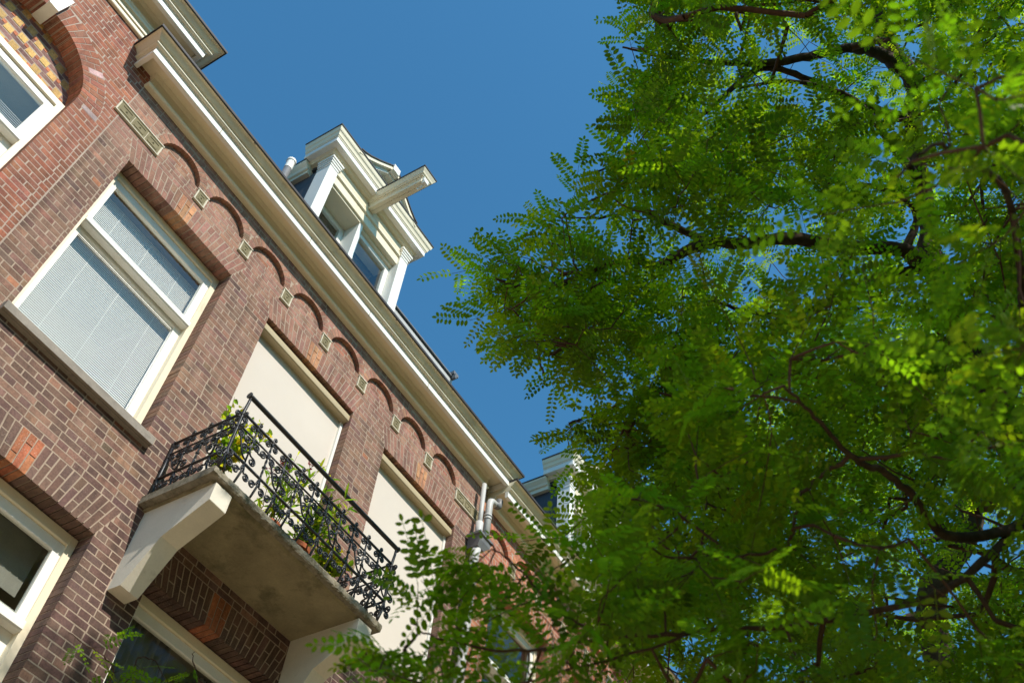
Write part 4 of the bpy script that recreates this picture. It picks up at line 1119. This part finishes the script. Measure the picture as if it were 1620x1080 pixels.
# ---- near robinia whose limbs cross the frame
T1 = thing('robinia_tree', 'tall robinia tree with a dark limb reaching left across the sky', 'tree', (6.0, -5.85, GZ))
trunk_b = Vector((6.05, -5.85, GZ)); q = at(1480, 430, 9.75)
tp, tr_ = spline([trunk_b, Vector((6.15, -5.9, 1.5)), Vector((6.05, -5.84, 4.5)), Vector(at(1585, 660, 8.6)), Vector(q), Vector(at(1464, 330, 10.4)), Vector(at(1448, 215, 10.9)), Vector(at(1440, 120, 11.2)), Vector(at(1395, 50, 11.4)), Vector(at(1380, -40, 11.9)), Vector(at(1330, -220, 12.6))],
                [.22, .18, .16, .13, .10, .085, .085, .085, .08, .07, .04], 6, .04)
limbs = [(tp, tr_, 'trunk')]
LD = [  # px, py, distance, width in px
    [(1482, 440, 9.6, 25), (1430, 397, 9.3, 22), (1350, 392, 9.0, 21), (1260, 378, 8.6, 20), (1180, 385, 8.2, 18), (1105, 388, 7.8, 17), (1040, 420, 7.5, 14), (1000, 410, 7.3, 12), (930, 430, 7.0, 10), (865, 458, 6.8, 8.5), (815, 452, 6.6, 6.5), (785, 440, 6.5, 3)],
    [(1130, 388, 8.0, 14), (1060, 355, 7.9, 10), (1010, 330, 7.7, 8), (975, 340, 7.6, 5), (930, 345, 7.4, 3)],
    [(1440, 120, 11.2, 24), (1400, 90, 10.7, 18), (1352, 75, 10.3, 15), (1290, 88, 10.0, 13), (1210, 100, 9.7, 11), (1130, 98, 9.4, 8), (1050, 90, 9.1, 5), (985, 75, 8.9, 3)],
    [(1440, 190, 10.9, 16), (1360, 165, 10.3, 12), (1280, 125, 9.9, 10), (1200, 110, 9.7, 8), (1120, 175, 9.2, 8), (1060, 225, 8.8, 6), (1000, 250, 8.4, 4), (920, 280, 8.0, 3)],
    [(1455, 290, 10.6, 14), (1370, 175, 9.9, 10), (1310, 140, 9.6, 8), (1240, 128, 9.3, 6), (1170, 140, 9.0, 4)],
    [(1475, 420, 9.7, 20), (1390, 440, 9.0, 12), (1310, 480, 8.3, 9), (1230, 500, 7.8, 7), (1140, 480, 7.4, 5), (1080, 470, 7.2, 4)],
    [(1540, 560, 8.9, 18), (1450, 560, 8.0, 12), (1340, 600, 7.2, 9), (1200, 590, 6.8, 7), (1080, 600, 6.5, 5), (980, 640, 6.3, 4), (900, 670, 6.2, 3)],
    [(930, 430, 7.0, 8), (880, 440, 6.9, 6), (860, 490, 6.7, 5), (850, 540, 6.6, 4), (860, 590, 6.5, 3)],
    [(1430, 397, 9.3, 14), (1450, 340, 9.6, 10), (1400, 300, 9.4, 8), (1340, 290, 9.2, 5)],
]
LOWL = [  # low branches hanging closer to the lens
    [(1585, 660, 8.6, 16), (1620, 560, 5.6, 13), (1600, 330, 4.1, 10), (1540, 260, 3.6, 8), (1480, 230, 3.3, 6), (1420, 280, 3.1, 4)],
    [(1590, 680, 8.4, 18), (1640, 800, 6.2, 16), (1510, 850, 5.2, 14), (1440, 780, 4.9, 12), (1395, 745, 4.7, 11), (1345, 722, 4.5, 9), (1290, 660, 4.3, 6), (1240, 610, 4.1, 4)],
    [(1345, 722, 4.5, 8), (1270, 780, 4.4, 6), (1245, 860, 4.3, 5), (1160, 880, 4.2, 4), (1060, 880, 4.1, 4), (1000, 840, 4.0, 3)],
    [(1640, 800, 6.2, 14), (1500, 930, 4.9, 11), (1300, 980, 4.5, 9), (1100, 1000, 4.3, 7), (950, 1010, 4.2, 6), (820, 1030, 4.1, 5), (700, 1010, 4.1, 4), (650, 985, 4.1, 3)],
    [(950, 1010, 4.2, 5), (880, 960, 4.2, 4), (820, 900, 4.2, 3.5), (775, 860, 4.2, 2.5)],
    [(1160, 880, 4.2, 5), (1050, 800, 4.2, 4), (960, 790, 4.2, 3)],
    [(1100, 1000, 4.3, 5), (900, 1060, 3.9, 4), (740, 1090, 3.8, 4), (600, 1060, 3.8, 3), (560, 1030, 3.8, 2)],
]
for p in LD: a, b = limb_path(p); limbs.append((a, b, 'limb'))
for p in LOWL: a, b = limb_path(p); limbs.append((a, b, 'branch'))
for path, k, rad in ((limbs[1][0], 1, 62), (limbs[0][0][20:], 1, 30), (limbs[3][0], 2, 44), (limbs[4][0], 3, 30), (limbs[2][0], 3, 30)):
    for p in path[::k]:
        u, v, d = project(np.array(p)); WOOD.append((float(u), float(v), float(np.linalg.norm(np.array(p) + np.array([0, DIST, 0]))), rad))
WOOD = [w for w in WOOD if w[0] > 800]
for path in (limbs[11][0], limbs[12][0]):
    for p in path[4::2]:
        u, v, d = project(np.array(p)); WOOD.append((float(u), float(v), float(np.linalg.norm(np.array(p) + np.array([0, DIST, 0])))))
for a, b in zip(np.linspace(1500, 1472, 7), np.linspace(1075, 960, 7)): WOOD.append((a, b, 15., 58))
for a, b in ((1480, 930), (1492, 900), (1512, 870), (1530, 840), (1532, 815), (1545, 798), (1575, 790), (1605, 778)): WOOD.append((a, b, 15., 58))
CAN = [(1060, -420), (1058, 5), (985, 45), (975, 80), (1015, 140), (998, 165), (1005, 225), (958, 255), (905, 300), (885, 340), (855, 394), (800, 402), (766, 416), (766, 448), (792, 484), (800, 512), (822, 525), (850, 560), (880, 580), (900, 580), (928, 540), (990, 515), (1050, 560), (1020, 625), (965, 668), (910, 668), (880, 668), (885, 690), (950, 730), (955, 780), (975, 830), (970, 920), (990, 975), (1000, 1150), (1150, 1350), (2000, 1350), (2000, -420)]
def dmain(a, b):
    lo = 6.0 if a < 1000 else 5.7
    hi = 6.9 + (a - 700) / 1000 * 4.5
    hi = min(max(hi, lo + .6), 11.5)
    if b < 200: lo += 1.2; hi += .8
    return R1.uniform(lo, hi)
cl = [sample(CAN, 1800, dmain, R1, (700, 2000, -420, 1350), noise_gap=.34, clear=30)]
LOWC = [(880, 672), (895, 658), (960, 668), (1035, 590), (1060, 520), (1150, 560), (1150, 760), (1000, 760), (930, 700)]
cl.append(sample(LOWC, 75, lambda a, b: R1.uniform(5.8, 7.6), R1, (860, 1160, 500, 760)))
EDGE = [(1040, -20), (985, 45), (978, 78), (1018, 140), (998, 165), (1008, 222), (958, 255), (905, 300), (888, 340), (855, 396), (800, 404), (766, 416), (768, 448), (794, 484), (802, 510), (822, 523), (852, 558), (898, 578), (928, 540), (985, 515), (1020, 330), (1110, 200), (1110, 0)]
cl.append(sample(EDGE, 130, lambda a, b: R1.uniform(6.0, 7.4) + (1.4 if b < 200 else 0), R1, (700, 1110, -20, 600), clear=34))
F1 = [(1390, 180), (1440, 100), (1520, 70), (1640, 60), (1800, 200), (1800, 620), (1600, 620), (1520, 500), (1450, 360), (1390, 320)]
cl.append(sample(F1, 30, lambda a, b: R1.uniform(3.0, 4.2), R1, (1360, 1800, 60, 620), clear=30))
F2 = [(1120, 560), (1300, 470), (1500, 520), (1800, 600), (1900, 1300), (1300, 1300), (1140, 1020), (1000, 930), (960, 820), (990, 740), (1060, 680)]
cl.append(sample(F2, 215, lambda a, b: R1.uniform(4.0, 5.6), R1, (880, 1900, 400, 1300), clear=30))
BK = [(1080, -100), (1090, 200), (1060, 480), (1200, 560), (1900, 600), (1900, -300), (1100, -300)]
cl.append(sample(BK, 420, lambda a, b: R1.uniform(9.6, 12.4), R1, (1000, 1900, -300, 600)))
# sparse sprays in front of the screens, the pipes and the next house
SPR = [(778, 868, 4.2), (806, 890, 4.2), (768, 905, 4.2), (825, 915, 4.25), (850, 945, 4.2), (800, 945, 4.2), (868, 905, 4.3), (660, 985, 4.1), (640, 1025, 4.1), (670, 1035, 4.0), (612, 1035, 3.9), (600, 1062, 3.8), (645, 1075, 3.8), (700, 1065, 3.9), (890, 850, 5.0), (730, 1000, 4.1), (740, 1045, 4.0)]
cl.append(np.array([at(*q) for q in SPR]))
F3 = [(750, 1055), (780, 1005), (830, 1000), (880, 960), (930, 925), (1000, 880), (1200, 920), (1250, 1300), (600, 1300), (620, 1110), (700, 1080)]
cl.append(sample(F3, 70, lambda a, b: R1.uniform(3.8, 4.6), R1, (540, 1250, 840, 1300)))
# unseen crown clusters over the street, added to shade the near foliage
shade_crown = []
while len(shade_crown) < 420:
    p = R1.uniform(-1, 1, 3)
    if not .25 < np.linalg.norm(p) < 1: continue
    p = np.array([3.5, -8.3, 6.7]) + p * np.array([4.3, 2.6, 2.0]); u, v, d = project(p)
    if d > 0 and -120 < u < 1700 and -120 < v < 1150: continue
    shade_crown.append(p)
while len(shade_crown) < 560:  # extra unseen clump, added to shade the low front sprays
    p = R1.uniform(-1, 1, 3)
    if np.linalg.norm(p) > 1: continue
    p = np.array([1.9, -7.7, 6.6]) + p * np.array([1.8, 1.3, 1.2]); u, v, d = project(p)
    if d > 0 and -100 < u < 1700 and -100 < v < 1150: continue
    shade_crown.append(p)
cl.append(np.array(shade_crown))
n1 = grow_tree(T1, limbs, np.concatenate(cl), R1)
# ---- second tree farther along the street
R2 = np.random.default_rng(33)
T2 = thing('robinia_tree', 'second robinia farther down the street with a crooked dark trunk at lower right', 'tree', (12.6, -4.6, GZ))
q2 = at(1500, 1075, 15.0)
tp2, tr2 = spline([Vector((q2[0] + .1, q2[1] - .1, GZ)), Vector((q2[0], q2[1], 3.0)), Vector(q2), Vector(at(1472, 960, 15.2)), Vector(at(1492, 900, 15.4)), Vector(at(1530, 840, 15.6)), Vector(at(1532, 795, 15.8)), Vector(at(1500, 690, 16.4)), Vector(at(1480, 560, 17.2))],
                  [.30, .24, .23, .20, .21, .19, .16, .11, .05], 6, .04)
l2 = [(tp2, tr2, 'trunk')]
for p in ([(1532, 800, 15.8, 26), (1570, 790, 15.4, 28), (1640, 765, 15.0, 24), (1750, 700, 14.5, 14)], [(1530, 840, 15.6, 14), (1440, 860, 15.0, 8), (1360, 870, 14.6, 5), (1290, 900, 14.3, 4)],
          [(1475, 960, 15.2, 12), (1400, 990, 14.6, 8), (1310, 1010, 14.2, 5), (1230, 1040, 14.0, 4)], [(1490, 900, 15.4, 14), (1590, 930, 14.6, 14), (1680, 900, 14.0, 10)]):
    a, b = limb_path(p); l2.append((a, b, 'limb'))
CAN2 = [(1000, 800), (1080, 700), (1250, 620), (1500, 540), (1900, 480), (2000, 1150), (1650, 1250), (1250, 1200), (1000, 1120), (960, 950)]
cl2 = sample(CAN2, 620, lambda a, b: R2.uniform(11.5, 16.5), R2, (960, 2000, 480, 1250), clear=40)
grow_tree(T2, l2, cl2, R2, leaves_per=(6, 9), scale=1.25, n_obj=60, twig_len=(.3, .55))

# ================================================================== climbing shoots in front of the pier, lower left
R3 = np.random.default_rng(5)
T3 = thing('climbing_plant', 'slender climber with fresh green shoots rising in front of the brown brick pier', 'plant', (2.95, -.16, GZ))
base = [Vector((2.95, -.16, GZ)), Vector((2.98, -.10, .5)), Vector((3.05, -.12, 2.0)), Vector((3.10, -.16, 2.9))]
s1 = spline(base, [.018, .015, .012, .008], 6, .02)
def shoot(pts, y): return [Vector(aty(a, b, y)) for a, b in pts]
s2 = spline([base[-1]] + shoot([(170, 1085), (175, 1050), (160, 1035), (130, 1015), (108, 1000)], -.30), [.008, .006, .005, .004, .003, .002], 5, .02)
s3 = spline([base[-1]] + shoot([(200, 1080), (215, 1045), (235, 1040), (255, 1062), (262, 1090)], -.34), [.008, .006, .005, .004, .003, .002], 5, .02)
s4 = spline([base[-1]] + shoot([(310, 1100), (312, 1070), (305, 1045), (308, 1030)], -.40), [.008, .006, .005, .004, .002], 5, .02)
c3 = np.array([aty(a, b, y) for a, b, y in ((118, 1012, -.3), (140, 1025, -.32), (165, 1040, -.3), (150, 1062, -.3), (185, 1062, -.34), (176, 1010, -.3), (205, 1065, -.36), (215, 1050, -.34), (250, 1065, -.36), (306, 1062, -.4), (318, 1078, -.4), (240, 1085, -.4))])
for p, rr, nm in ((s1[0], s1[1], 'stem'),): pass
grow_tree(T3, [(*s1, 'stem'), (*s2, 'shoot'), (*s3, 'shoot'), (*s4, 'shoot')], c3, R3, leaves_per=(2, 4), scale=.8, n_obj=60, twig_len=(.05, .12), rmin=.0016)
# ------------------------------------------------------------------ lift everything so that the street is at z = 0
for o in SC.objects:
    if o.parent is None and o.type in ('MESH', 'EMPTY'): o.location.z += EYE
